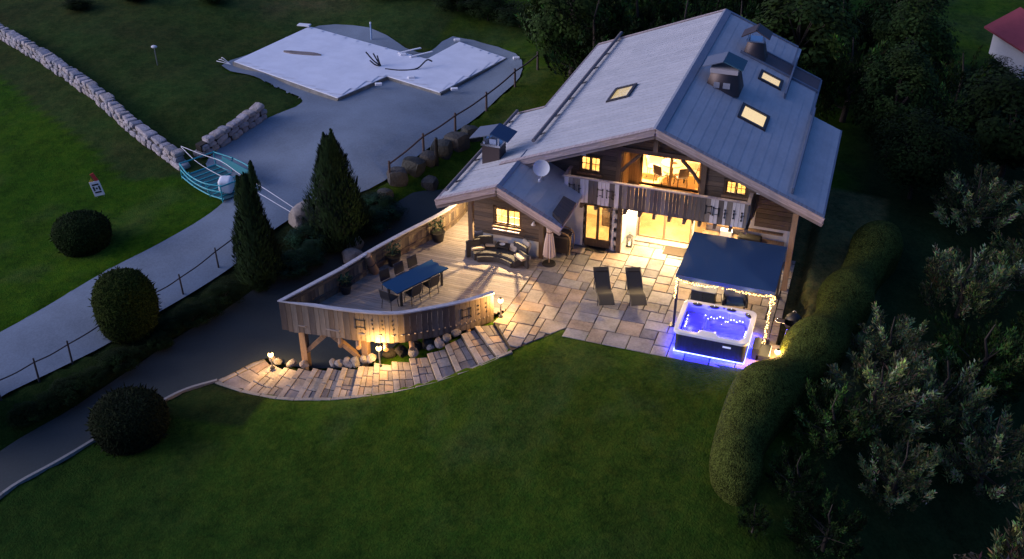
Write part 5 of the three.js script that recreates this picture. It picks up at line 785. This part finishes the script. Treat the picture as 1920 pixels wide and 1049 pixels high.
// ------------------------------------------------------------------ fences, trailer, rope, sign, shed
const gy = (x, z, d = 0) => V(x, H(x, z) + d, z);
function railFence(label, pts, hgt, seed, mat, k = 1) {
  const [x0, z0] = pts[0], t = thing('rail_fence', label, 'fence', [x0, H(x0, z0), z0]), o = V(x0, H(x0, z0), z0), r = rng(seed); let prev;
  for (const [x, z] of pts) { const p = gy(x, z).sub(o); part('post', rod(p.clone().add(V(0, -.2, 0)), p.clone().add(V((r() - .5) * .08, hgt + .1, (r() - .5) * .08)), .075 * k, .06 * k, 7), mat, t); const q = p.clone().add(V(0, hgt - .08, 0)); if (prev) part('rail', tube([prev, prev.clone().lerp(q, .5).add(V(0, -.05, 0)), q], .05 * k, 6), mat, t); prev = q; }
}
const fw = std(.13, .09, .085, { map: T.woodV }), fd = std(.03, .028, .035);
railFence('rustic wooden rail fence between the grey forecourt and the grassy bank', [[-14.75, -4.5], [-14.2, -7.6], [-13.6, -10.6], [-13.0, -13.9], [-12.4, -17.2], [-11.9, -20]], 1.05, 3, fw);
railFence('thin dark rail fence along the road beside the left hand conifer', [[-18.4, 2.6], [-18.85, 5], [-19.25, 7.2], [-19.6, 8.6]], .95, 5, fd, .6);
railFence('thin dark rail fence along the lowest stretch of the road', [[-20.2, 10.7], [-20.75, 12.7], [-21.3, 14], [-21.9, 15.4], [-22.6, 16.8]], .95, 6, fd, .6);
{ const q = thing('gate_post', 'dark leaning post in front of the bank, just left of the chalet roof', 'post', [-13.3, H(-13.3, -7.2), -7.2]); part('shaft', rod(V(0, -.2, 0), V(.05, 1.5, .05), .13, .1, 8), M.iron, q); part('cap', new THREE.SphereGeometry(.1, 8, 6).translate(.05, 1.5, .05), M.iron, q); }
{ // turquoise livestock frame and the white bag on it
  const bx0 = -23.0, bz0 = -1.55, by = H(bx0, bz0) + .02, t = thing('livestock_rack', 'turquoise tube frame rack with curved side rails beside the road', 'rack', [bx0, by, bz0], Math.atan2(-1.55, 3.4));
  const L = 1.9, W = 1.0;
  for (const s of [-1, 1]) for (const [y, k] of [[.12, 0], [.5, .12], [.85, .2]]) part('rail', tube([V(-L, y, s * W), V(-L * .3, y - .04, s * (W + .12 + k)), V(L * .5, y - .03, s * (W + .1 + k)), V(L, y, s * W * .9)], .04, 6, 20), M.teal, t);
  for (const s of [-1, 1]) for (const x of [-L, -L * .3, L * .5, L]) part('upright', rod(V(x, 0, s * (W + (Math.abs(x) < L ? .1 : 0))), V(x, .9, s * (W + (Math.abs(x) < L ? .28 : 0))), .035), M.teal, t);
  for (const [x, y] of [[-L, .85], [-L, .12], [L, .85]]) part('end_rail', rod(V(x, y, -W), V(x, y, W), .04), M.teal, t);
  part('mesh_floor', bx(-L, L, .06, .1, -W, W), std(.02, .09, .11), t); for (let i = 0; i < 8; i++) part('floor_slat', bx(-L + i * .48, -L + i * .48 + .06, .1, .13, -W, W), M.teal, t);
  part('panel', prism([[-L * .6, -W - .05], [L, -W - .05], [L, -W], [-L * .6, -W]], .85, .4), std(.03, .2, .24), t);
  const bg = lone('feed_bag', (() => { const g = new RoundedBoxGeometry(.7, .75, .8, 3, .18); const p = g.attributes.position, v = V(); for (let i = 0; i < p.count; i++) { v.fromBufferAttribute(p, i); const n = .05 * n3(v, 3, 9); p.setXYZ(i, v.x * (1 + n), v.y * (1 + n), v.z * (1 + n)); } g.computeVertexNormals(); return boxUV(g.deleteAttribute('uv')); })(), M.white, 'white sack standing in the turquoise rack', 'sack'); bg.position.set(-22.0, by + .5, -.75); bg.rotation.y = .4;
  const rp = thing('white_rope', 'white rope strung from the end of the stone wall over the turquoise rack', 'rope', [-26, H(-26, -3), -3]), o = rp.position;
  const rope = (a) => tube(a.map(([x, y, z]) => V(x, H(x, z) + y, z).sub(o)), .017, 5, 30);
  part('strand', rope([[-26.2, .9, -3.1], [-24.6, .95, -2.6], [-23, 1.05, -2.0], [-21.3, .95, -1.1], [-19.6, .9, -.3], [-18.3, .8, .2], [-17.3, .75, .5]]), M.white, rp); part('strand', rope([[-26.2, .85, -3.1], [-24.7, .75, -2.2], [-23, .7, -1.4], [-21.3, .72, -.7], [-19.6, .7, 0], [-18.3, .62, .45], [-17.3, .6, .7]]), M.white, rp);
}
{ // little board on the meadow
  const x = -28.35, z = 1.1, t = thing('meadow_board', 'white board with black marks and a red top standing on the left meadow', 'sign', [x, H(x, z), z], .5); t.rotation.z = .18; t.scale.setScalar(.82);
  part('panel', rbox(.62, 1.0, .05, .015, 0, .62, 0), M.white, t); const ink = [];
  for (const y of [.9, .38]) ink.push(box(.4, .1, .012, 0, y, .03)); ink.push(box(.1, .3, .012, -.17, .64, .03), box(.1, .3, .012, .17, .64, .03), box(.1, .12, .012, 0, .64, .03));
  part('marking', ink, M.black, t); part('red_flag', box(.24, .55, .04, .12, 1.38, 0, 0, 0, .25), M.red, t); part('yellow_tip', tri([-.32, 1.12, 0, -.02, 1.1, .02, -.1, 1.36, 0, -.32, 1.12, -.02, -.1, 1.36, -.02, -.02, 1.1, -.02]), M.yellow, t); for (const s of [-1, 1]) part('leg', rod(V(s * .22, 0, 0), V(s * .22, .15, 0), .02), M.steel, t);
}
{ const s = thing('garden_stake', 'thin stake with a pale cap standing in the rough grass behind the stone wall', 'stake', [-34.8, H(-34.8, -13), -13]); part('stick', rod(V(0, 0, 0), V(0, 1.2, 0), .03), M.steel, s); part('cap', new THREE.SphereGeometry(.16, 10, 8).scale(1.3, .6, 1).translate(0, 1.2, 0), M.paint, s); }
{ // shed with a red roof
  const s = thing('small_shed', 'small white shed with a red gable roof in the upper right corner', 'shed', [16.9, H(17, -31.5), -31.5], .45);
  part('wall', [wallShape([[-1.6, -1], [1.6, -1], [1.6, 2], [0, 2.9], [-1.6, 2]], [], 1.9, .1), wallShape([[-1.6, -1], [1.6, -1], [1.6, 2], [0, 2.9], [-1.6, 2]], [], -2, .1), bx(-1.6, -1.5, -1, 2, -1.9, 1.9), bx(1.5, 1.6, -1, 2, -1.9, 1.9)], M.paint, s);
  for (const q of [-1, 1]) { const rf = part('roof', prism([[0, -2.4], [q * 2.1, -2.4], [q * 2.1, 2.4], [0, 2.4]], (x) => 3.05 - .56 * Math.abs(x), (x) => 2.93 - .56 * Math.abs(x)), M.redRoof, s); part('rake_board', bar(V(0, 2.98, 2.4), V(q * 2.1, 1.8, 2.4), .06, .16), M.rake, rf); }
  part('door', bx(-.5, .5, -.5, 1.7, 2.0, 2.05), M.beam, s); part('window', bx(.75, 1.25, .7, 1.3, 2.0, 2.03), M.black, s);
  const w = thing('white_trough', 'small white trough on the grass at the top edge', 'trough', [6.6, H(6.6, -45.5), -45.5], .2); part('basin', [bx(-.9, .9, .25, .32, -.35, .35), bx(-.9, -.84, .3, .7, -.35, .35), bx(.84, .9, .3, .7, -.35, .35), bx(-.84, .84, .3, .7, .29, .35), bx(-.84, .84, .3, .7, -.35, -.29)], M.white, w); part('stand', [bx(-.7, -.6, 0, .25, -.3, .3), bx(.6, .7, 0, .25, -.3, .3)], M.steel, w);
}
// ------------------------------------------------------------------ plants
const leafMats = {};
function leafMat(r, g, b) { const k = [r, g, b].join(); return leafMats[k] ??= new THREE.MeshPhysicalMaterial({ color: C(r, g, b), vertexColors: true, roughness: 1, specularIntensity: .12, side: THREE.DoubleSide, transmission: .2, thickness: 0 }); }
function leafGeo(list) { // [pos, dir, normal-ish, length, width, tone]
  const n = list.length, p = new Float32Array(n * 12), nn = new Float32Array(n * 12), c = new Float32Array(n * 12), ix = new Uint32Array(n * 6), side = V(), up = V();
  list.forEach(([o, d, nv, l, w, t], i) => {
    side.crossVectors(d, nv).normalize().multiplyScalar(w / 2); up.copy(nv);
    const q = [o.clone(), o.clone().addScaledVector(d, l * .5).add(side), o.clone().addScaledVector(d, l), o.clone().addScaledVector(d, l * .5).sub(side)]; q[1].addScaledVector(up, -w * .15); q[3].addScaledVector(up, -w * .15);
    q.forEach((v, k) => { p.set([v.x, v.y, v.z], i * 12 + k * 3); nn.set([up.x, up.y, up.z], i * 12 + k * 3); c.set(t, i * 12 + k * 3); });
    ix.set([0, 1, 2, 0, 2, 3].map((k) => k + i * 4), i * 6);
  });
  const g = new THREE.BufferGeometry(); g.setAttribute('position', new THREE.BufferAttribute(p, 3)); g.setAttribute('normal', new THREE.BufferAttribute(nn, 3)); g.setAttribute('color', new THREE.BufferAttribute(c, 3)); g.setIndex(new THREE.BufferAttribute(ix, 1)); return g;
}
const dirOf = (r) => { const a = r() * 6.283, y = r() * 2 - 1, q = Math.sqrt(1 - y * y); return V(Math.cos(a) * q, y, Math.sin(a) * q); };
function tone(r, warm = 0) { const k = .45 + 1.0 * r() * r() + .15; return [k * (1 + warm * r()), k, k * (.8 + .5 * r())]; }
const crowns = [];
function crownGeo(seed, R, Hh, nClump, perClump, leaf, low = .25) { // clumps of leaves through an uneven crown volume
  const r = rng(seed), L = [], cl = [];
  for (let i = 0; i < nClump; i++) { const d = dirOf(r), q = .45 + .55 * Math.cbrt(r()); const y = low * Hh + (d.y * .5 + .5) * Hh * (1 - low), rad = R * Math.pow(Math.max(0, 1 - Math.pow(Math.abs(((y / Hh) - (low + .42)) / .62), 2.2)), .55); cl.push([V(d.x * rad * q * (.8 + .5 * r()), y + (r() - .5) * .12 * Hh, d.z * rad * q * (.8 + .5 * r())), (.16 + .16 * r()) * R + .12, tone(r, .25)]); }
  for (const [c, s, t] of cl) for (let k = 0; k < perClump; k++) { const d = dirOf(r), o = c.clone().addScaledVector(d, s * Math.cbrt(r())), out = o.clone().sub(V(0, Hh * .5, 0)).normalize(), nv = d.clone().multiplyScalar(.6).add(out).add(V(0, .5, 0)).normalize(), ld = dirOf(r).cross(nv).normalize(), j = .7 + .6 * r(); L.push([o, ld, nv, leaf * (.7 + .7 * r()), leaf * .6, t.map((v) => v * j)]); }
  return [leafGeo(L), cl];
}
for (let i = 0; i < 7; i++) crowns.push(crownGeo(300 + i, 1.9 + .25 * (i % 3), 5 + (i % 4) * .5, 110, 62, .21, .16 + .05 * (i % 3)));
function limbs(cl, hgt, rad) { // tapered trunk with limbs reaching into the clumps
  const g = []; let y = -.4, p = V(0, y, 0); const r = rng(Math.floor(hgt * 100)); for (let i = 0; i < 5; i++) { const q = V((r() - .5) * .3, y + (hgt * .8 + .4) / 5, (r() - .5) * .3); g.push(rod(p, q, rad * (1 - i * .17), rad * (1 - (i + 1) * .17), 7)); p = q; y = q.y; }
  cl.filter((_, i) => i % 9 === 0).forEach(([c]) => g.push(rod(V(0, Math.min(hgt * .7, c.y * .55), 0), c, rad * .3, .015, 5))); return G(g);
}
for (let i = 0; i < 4; i++) { // loose feathery crowns: upright plumes of narrow leaves
  const r = rng(700 + i), L = [], cl = [], Hh = 5 + ((7 + i) % 4) * .5, R = 1.7;
  for (let k = 0; k < 74; k++) {
    const a = r() * 6.283, q = R * Math.sqrt(r()), y0 = Hh * (.1 + .62 * r() * (1 - .45 * q / R)), o = V(Math.cos(a) * q, y0, Math.sin(a) * q), d = V(Math.cos(a) * .45 + (r() - .5) * .5, .75 + .5 * r(), Math.sin(a) * .45 + (r() - .5) * .5).normalize(), len = .9 + 1.0 * r(), t = tone(r, .12), hi = r() < .3 ? 2.4 : .7;
    cl.push([o.clone().addScaledVector(d, len * .5), 0, t]);
    for (let j = 0; j < 78; j++) { const u = r(), p = o.clone().addScaledVector(d, len * u).addScaledVector(dirOf(r), .26 * (1 - u * .75)); p.y -= .25 * u * u; const ld = d.clone().addScaledVector(dirOf(r), .75).normalize(), nv = dirOf(r).cross(ld).normalize(); if (nv.y < 0) nv.negate(); L.push([p, ld, nv, .16 + .2 * r(), .05 + .04 * r(), t.map((v) => v * hi * (.6 + .8 * r()))]); }
  }
  crowns.push([leafGeo(L), cl]);
}
const trunkOf = crowns.map(([, cl], i) => limbs(cl, 5 + (i % 4) * .5, .17));
function tree(x, z, h, kind, mat, label, group, turn = 0, sx = 1) {
  const t = thing('leafy_tree', label, 'tree', [x, H(x, z) - .05, z], turn, group), s = h / (5 + (kind % 4) * .5), c = part('crown', crowns[kind][0], mat, t), k = part('trunk', trunkOf[kind], M.bark, t); c.scale.set(s * sx, s, s * sx); k.scale.set(s, s, s);
  return t;
}
const GR = { deep: leafMat(.01, .024, .006), mid: leafMat(.03, .062, .014), olive: leafMat(.12, .15, .06), teal: leafMat(.014, .045, .024), brown: leafMat(.075, .068, .038) };
{
  const r = rng(505), put = (list, label, group, mats, names, fe = 0) => list.forEach(([x, z, h, sx], i) => { tree(x, z, h, r() < fe ? 7 + Math.floor(r() * 4) : Math.floor(r() * 7), mats[Math.floor(r() * mats.length)], names ? label + ', ' + names[i] : label, group, r() * 6.28, sx ?? (.9 + .35 * r())); });
  put([[13, -8, 4], [15.5, -4, 4], [12.5, -1, 4.2], [16, 1, 4.6], [13.2, 3.2, 4.2], [17, -9, 5]], 'leafy tree in the wood behind the hedge', 'trees behind the hedge', [GR.mid, GR.olive, GR.olive], ['highest on the left', 'highest in the middle', 'middle left', 'middle right', 'lowest one', 'topmost at right edge'], 0.8);
  put([[9.8, 4.5, 3.4], [11.8, 6, 4], [9.6, 7.6, 3.6], [8.2, 9.6, 3.0], [13.6, 7.4, 4], [10.6, 10.2, 3.4]], 'shaggy tree against the outer side of the hedge', 'shrubby trees along the outer side of the hedge', [GR.olive, GR.olive, GR.mid], ['topmost', 'second from top', 'third from top', 'by the lower bend', 'farthest right', 'lowest'], 0.8);
  put([[7.4, 12.2, 2.2], [8.6, 13.6, 2.4], [6.4, 14.2, 1.6]], 'low dark shrub behind the lower end of the hedge', 'low shrubs at the lower end of the hedge', [GR.deep, GR.mid], ['the upper one', 'the middle one on the right', 'the lowest one'], 1);
  put([[14.3, 15, 6.0], [12.6, 16.8, 4.6]], 'brownish tree crown in the lower right corner', 'trees in the lower right corner', [GR.brown], ['nearer the corner', 'left of the other'], 0.6);
  tree(15.2, 12.4, 5.4, 8, GR.olive, 'tall yellowish tree at the right edge, above the lower right corner', undefined, 1.2, .8);
  put([[9, -14, 5.5], [12, -18, 6], [9.5, -22, 6.5], [14.5, -14, 5.5], [14.2, -23.5, 2.8], [11, -25.5, 3.2], [8.5, -28, 6], [18.5, -17, 4.5], [10.3, -9.5, 4]], 'dark tree in the black wood between the chalet and the shed', 'trees between chalet and shed', [GR.deep, GR.deep, GR.mid], undefined, 0.4);
  put([[-7.6, -17.5, 7.2], [-9.6, -19.5, 7.6], [-6, -20.5, 7], [-11.5, -22.8, 6.6]], 'tall dense tree behind the left roof end', 'tall trees between the white sheet and the chalet', [GR.mid, GR.deep], ['nearest the rail fence', 'the left rear one', 'nearest the roof', 'the leftmost one'], 0.6);
  put([[-3, -20, 6.5], [0, -21, 6.2], [3.5, -20, 6.5], [6.5, -18, 6], [-2, -25, 6.5], [2, -26, 6.5], [5.5, -24.5, 6], [-6, -25, 6.5]], 'dark green tree in the row behind the chalet ridge', 'trees behind the chalet ridge', [GR.deep, GR.mid], undefined, 0.7);
  put([[-10, -30, 5], [-14, -31, 4.5], [-6, -31, 5], [-18, -33, 4], [-2, -34, 5.5], [3, -36, 5], [-12, -37, 5], [0, -42, 5], [-8, -40, 5]], 'green tree on the slope along the top edge', 'trees along the top edge', [GR.mid, GR.mid, GR.olive, GR.deep], undefined, 0.7);
  put([[-24, -30, 1.5, 2.4], [-27, -29.5, 1.2, 3], [-38, -24, 1, 3], [-43, -22, .9, 3.2], [-20.5, -28, 1.4, 2.6], [-18, -27.5, 1.7, 2], [-15.5, -27, 1.5, 2.6], [-13, -27.5, 2.2, 1.8], [-46, -19.5, .8, 3], [-21.5, -30.5, 1.8, 2], [-11, -25.5, 2.4, 1.6]], 'low dark bush on the rough slope beyond the white sheet', 'bushes on the rough slope', [GR.deep, GR.mid]);
}
// conifers beside the driveway
function conifer(x, z, h, R, label, seed, tips) {
  const t = thing('conifer', label, 'tree', [x, H(x, z) - .1, z]), r = rng(seed), L = [], prof = (k) => R * Math.pow(1 - k, .72) * (1 - .45 * Math.exp(-k * 14));
  for (let i = 0; i < 9000; i++) { const k = Math.pow(r(), 1.25) * .98, a = r() * 6.283; const q = prof(k) * (.72 + .38 * r() + .1 * Math.sin(a * 3 + seed + k * 9) + .08 * Math.sin(a * 7 - k * 22)), o = V(Math.cos(a) * q, k * h, Math.sin(a) * q), out = V(Math.cos(a), .35, Math.sin(a)).normalize(), d = V(Math.cos(a) * .4 + (r() - .5) * .5, 1, Math.sin(a) * .4 + (r() - .5) * .5).normalize(); L.push([o, d, out, .2 + .16 * r(), .075, tone(r, .1)]); }
  for (const [tx, tz, ty] of tips) for (let i = 0; i < 420; i++) { const k = r(), a = r() * 6.283, q = .3 * (1 - k) + .04; L.push([V(tx + Math.cos(a) * q, ty - 1.1 + k * 1.3, tz + Math.sin(a) * q), V((r() - .5) * .4, 1, (r() - .5) * .4).normalize(), V(Math.cos(a), .2, Math.sin(a)).normalize(), .2, .07, tone(r)]); }
  part('crown', leafGeo(L), leafMat(.02, .042, .014), t);
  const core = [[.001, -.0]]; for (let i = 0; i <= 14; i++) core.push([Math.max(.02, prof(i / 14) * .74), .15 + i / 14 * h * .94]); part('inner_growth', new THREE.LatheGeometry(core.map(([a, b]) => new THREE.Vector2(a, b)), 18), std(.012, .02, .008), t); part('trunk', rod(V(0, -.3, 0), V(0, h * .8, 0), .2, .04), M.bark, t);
}
conifer(-17.0, 4.6, 5.2, 1.1, 'dark column shaped conifer with two tips, left of the driveway', 71, [[-.32, .1, 4.9], [.3, -.1, 5.6]]);
conifer(-15.25, .3, 5.4, 1.75, 'broad dark conifer behind the first one, nearer the chalet', 72, [[-.25, 0, 5.3], [.15, 0, 5.55]]);
// clipped shapes: a smooth body with a skin of tiny leaves
function clipped(t, bodyGeo, mat, lmat, n, seed, size = .06) {
  mat = new THREE.MeshPhysicalMaterial({ color: mat.color, map: mat.map, bumpMap: mat.bumpMap, bumpScale: mat.bumpScale, roughness: 1, specularIntensity: .1 });
  part('clipped_body', bodyGeo, mat, t); const p = bodyGeo.attributes.position, ix = bodyGeo.index, r = rng(seed), L = [], a = V(), b = V(), c = V(), cum = [], N = ix ? ix.count / 3 : p.count / 3; let s = 0; const g = (k) => (ix ? ix.getX(k) : k);
  for (let i = 0; i < N; i++) { a.fromBufferAttribute(p, g(i * 3)); b.fromBufferAttribute(p, g(i * 3 + 1)); c.fromBufferAttribute(p, g(i * 3 + 2)); s += b.clone().sub(a).cross(c.clone().sub(a)).length(); cum.push(s); }
  for (let i = 0; i < n; i++) { const q = r() * s; let lo = 0, hi = N - 1; while (lo < hi) { const m = (lo + hi) >> 1; if (cum[m] < q) lo = m + 1; else hi = m; } a.fromBufferAttribute(p, g(lo * 3)); b.fromBufferAttribute(p, g(lo * 3 + 1)); c.fromBufferAttribute(p, g(lo * 3 + 2)); let u = r(), v = r(); if (u + v > 1) { u = 1 - u; v = 1 - v; } const e = b.clone().sub(a), f = c.clone().sub(a), nv = e.clone().cross(f).normalize(), o = a.clone().addScaledVector(e, u).addScaledVector(f, v), n2 = nv.clone().addScaledVector(dirOf(r), .5).normalize(); const shoot = r() < .03; L.push([o, dirOf(r).cross(n2).normalize().addScaledVector(nv, shoot ? .8 : .25), n2, size * (.7 + .6 * r()) * (shoot ? 1.7 : 1), size * .6, tone(r, .2)]); }
  part('leaf_skin', leafGeo(L), lmat, t).userData.kind = 'stuff';
}
{ // long clipped hedge that winds along the right side
  const spine = [[5.75, 13.5, 1.6, 1.0], [5.45, 11.6, 1.9, 1.2], [5.8, 9.3, 1.85, 1.22], [6.65, 7.2, 1.75, 1.12], [7.3, 5.3, 1.95, 1.2], [7.8, 3.1, 1.95, 1.15], [8.2, .9, 1.95, 1.12], [8.7, -1.4, 2.05, 1.15], [9.2, -3.6, 1.95, 1.1], [9.6, -5.2, 1.6, .95]];
  const c = new THREE.CatmullRomCurve3(spine.map(([x, z]) => V(x, 0, z))), NU = 110, NV = 30, pos = [], idx = [], t = thing('clipped_hedge', 'long rounded clipped hedge winding down the right side of the lawn', 'hedge', [7.5, H(7.5, 4), 4]), oy = H(7.5, 4);
  for (let i = 0; i <= NU; i++) { const u = i / NU, p = c.getPoint(u), d = c.getTangent(u), f = u * (spine.length - 1), k = Math.min(spine.length - 2, Math.floor(f)), w = f - k, hh = spine[k][2] * (1 - w) + spine[k + 1][2] * w, ww = .9 * (spine[k][3] * (1 - w) + spine[k + 1][3] * w), end = Math.sqrt(Math.max(0, 1 - Math.pow(Math.max(0, 1 - u / .12), 2))) * Math.sqrt(Math.max(0, 1 - Math.pow(Math.max(0, (u - .9) / .1), 2))), lob = 1 + .15 * Math.sin(u * 31 + .6) + .04 * Math.sin(u * 53);
    for (let j = 0; j <= NV; j++) { const a = j / NV * Math.PI, cx = Math.sign(Math.cos(a)) * Math.pow(Math.abs(Math.cos(a)), .95) * ww * lob * end, sy = Math.pow(Math.max(0, Math.sin(a)), .8) * hh * (.92 + .13 * Math.sin(u * 31 + .9)) * end; const tk = .8 + .2 * Math.min(1, Math.sin(a) / .45), x = p.x - d.z * cx * tk, z = p.z + d.x * cx * tk, n = .05 * n3(V(x, sy, z), .9, 3); pos.push(x - 7.5 + n, H(p.x, p.z) - .12 + sy * (1 + n) - oy, z - 4 + n); } }
  for (let i = 0; i < NU; i++) for (let j = 0; j < NV; j++) { const a = i * (NV + 1) + j, b = a + NV + 1; idx.push(a, a + 1, b, a + 1, b + 1, b); }
  const g = new THREE.BufferGeometry(); g.setAttribute('position', new THREE.Float32BufferAttribute(pos, 3)); g.setIndex(idx); g.computeVertexNormals(); const gs = boxUV(g.toNonIndexed());
  clipped(t, gs, std(.115, .145, .034, { map: T.leafy, bumpMap: T.leafy, bumpScale: .05 }), leafMat(.085, .11, .024), 60000, 8, .04);
}
function ball(x, z, w, h, label, seed, col, n, flat = 1, name = 'clipped_bush') {
  const t = thing(name, label, 'bush', [x, H(x, z) - .1, z], .5), prof = [[.001, 0], [w * .72, .02], [w * .93, h * .22], [w, h * .5], [w * .93, h * .74], [w * .7, h * .92], [w * .35, h * .99], [.001, h]];
  const pts = new THREE.SplineCurve(prof.map(([a, b]) => new THREE.Vector2(a, b))).getPoints(30).map((q) => new THREE.Vector2(Math.max(.001, q.x), q.y)), g = mergeVertices(new THREE.LatheGeometry(pts, 36).deleteAttribute('uv').deleteAttribute('normal'), 1e-3), p = g.attributes.position, v = V();
  for (let i = 0; i < p.count; i++) { v.fromBufferAttribute(p, i); const k = 1 + .12 * n3(v, .55, seed) + .05 * n3(v, 2.2, seed + 1); p.setXYZ(i, v.x * k, v.y * (1 + .04 * n3(v, .5, seed + 3)), v.z * k * flat); } g.computeVertexNormals(); const gs = boxUV(g.toNonIndexed());
  clipped(t, gs, std(...col.map((q) => q * .9), { map: T.leafy, bumpMap: T.leafy, bumpScale: .05 }), leafMat(...col), n, seed, .1);
}
ball(-19.85, 10.1, 1.25, 2.7, 'big clipped round bush standing at the road edge on the left', 11, [.03, .05, .008], 14000, 1.0);
ball(-16.2, 15.1, 1.4, 1.7, 'dark round bush on the lawn beside the lower driveway', 12, [.014, .022, .008], 14000);
ball(-26.1, 5.2, 1.3, 1.6, 'dark round bush on the left meadow above the road', 13, [.016, .034, .008], 9000);
ball(-23.1, 17.1, 1.3, 2.4, 'nearly black bush cut off by the left edge of the view', 14, [.008, .012, .006], 7000);
{ // low planting in the bank between conifers and driveway
  const r = rng(909), put = (list, label, group, mats, hs) => list.forEach(([x, z]) => tree(x, z, hs[0] + hs[1] * r(), Math.floor(r() * 7), mats[Math.floor(r() * mats.length)], label, group, r() * 6.28, 2));
  put([[-16.1, 1.9], [-15.4, 2.6], [-14.3, -1.2], [-14.6, -2.6], [-15.9, 3.6], [-13.9, -2.4], [-15.1, 1.2]], 'low dark shrub in the bank around the conifers', 'shrubs around the conifers', [GR.teal, GR.deep], [.8, .5]);
  put([[-17.8, 8.6], [-18.2, 10.4], [-18.9, 12.2], [-19.6, 14.2], [-17.4, 6.7], [-20.4, 15.8], [-18.3, 9.5], [-19.2, 13.2], [-17.5, 7.7], [-18.6, 11.3], [-20.0, 15], [-16.6, 5.2]], 'very dark low shrub on the bank between road and driveway', 'shrubs between road and driveway', [GR.deep], [.5, .35]);
}
renderer.render(scene, camera);
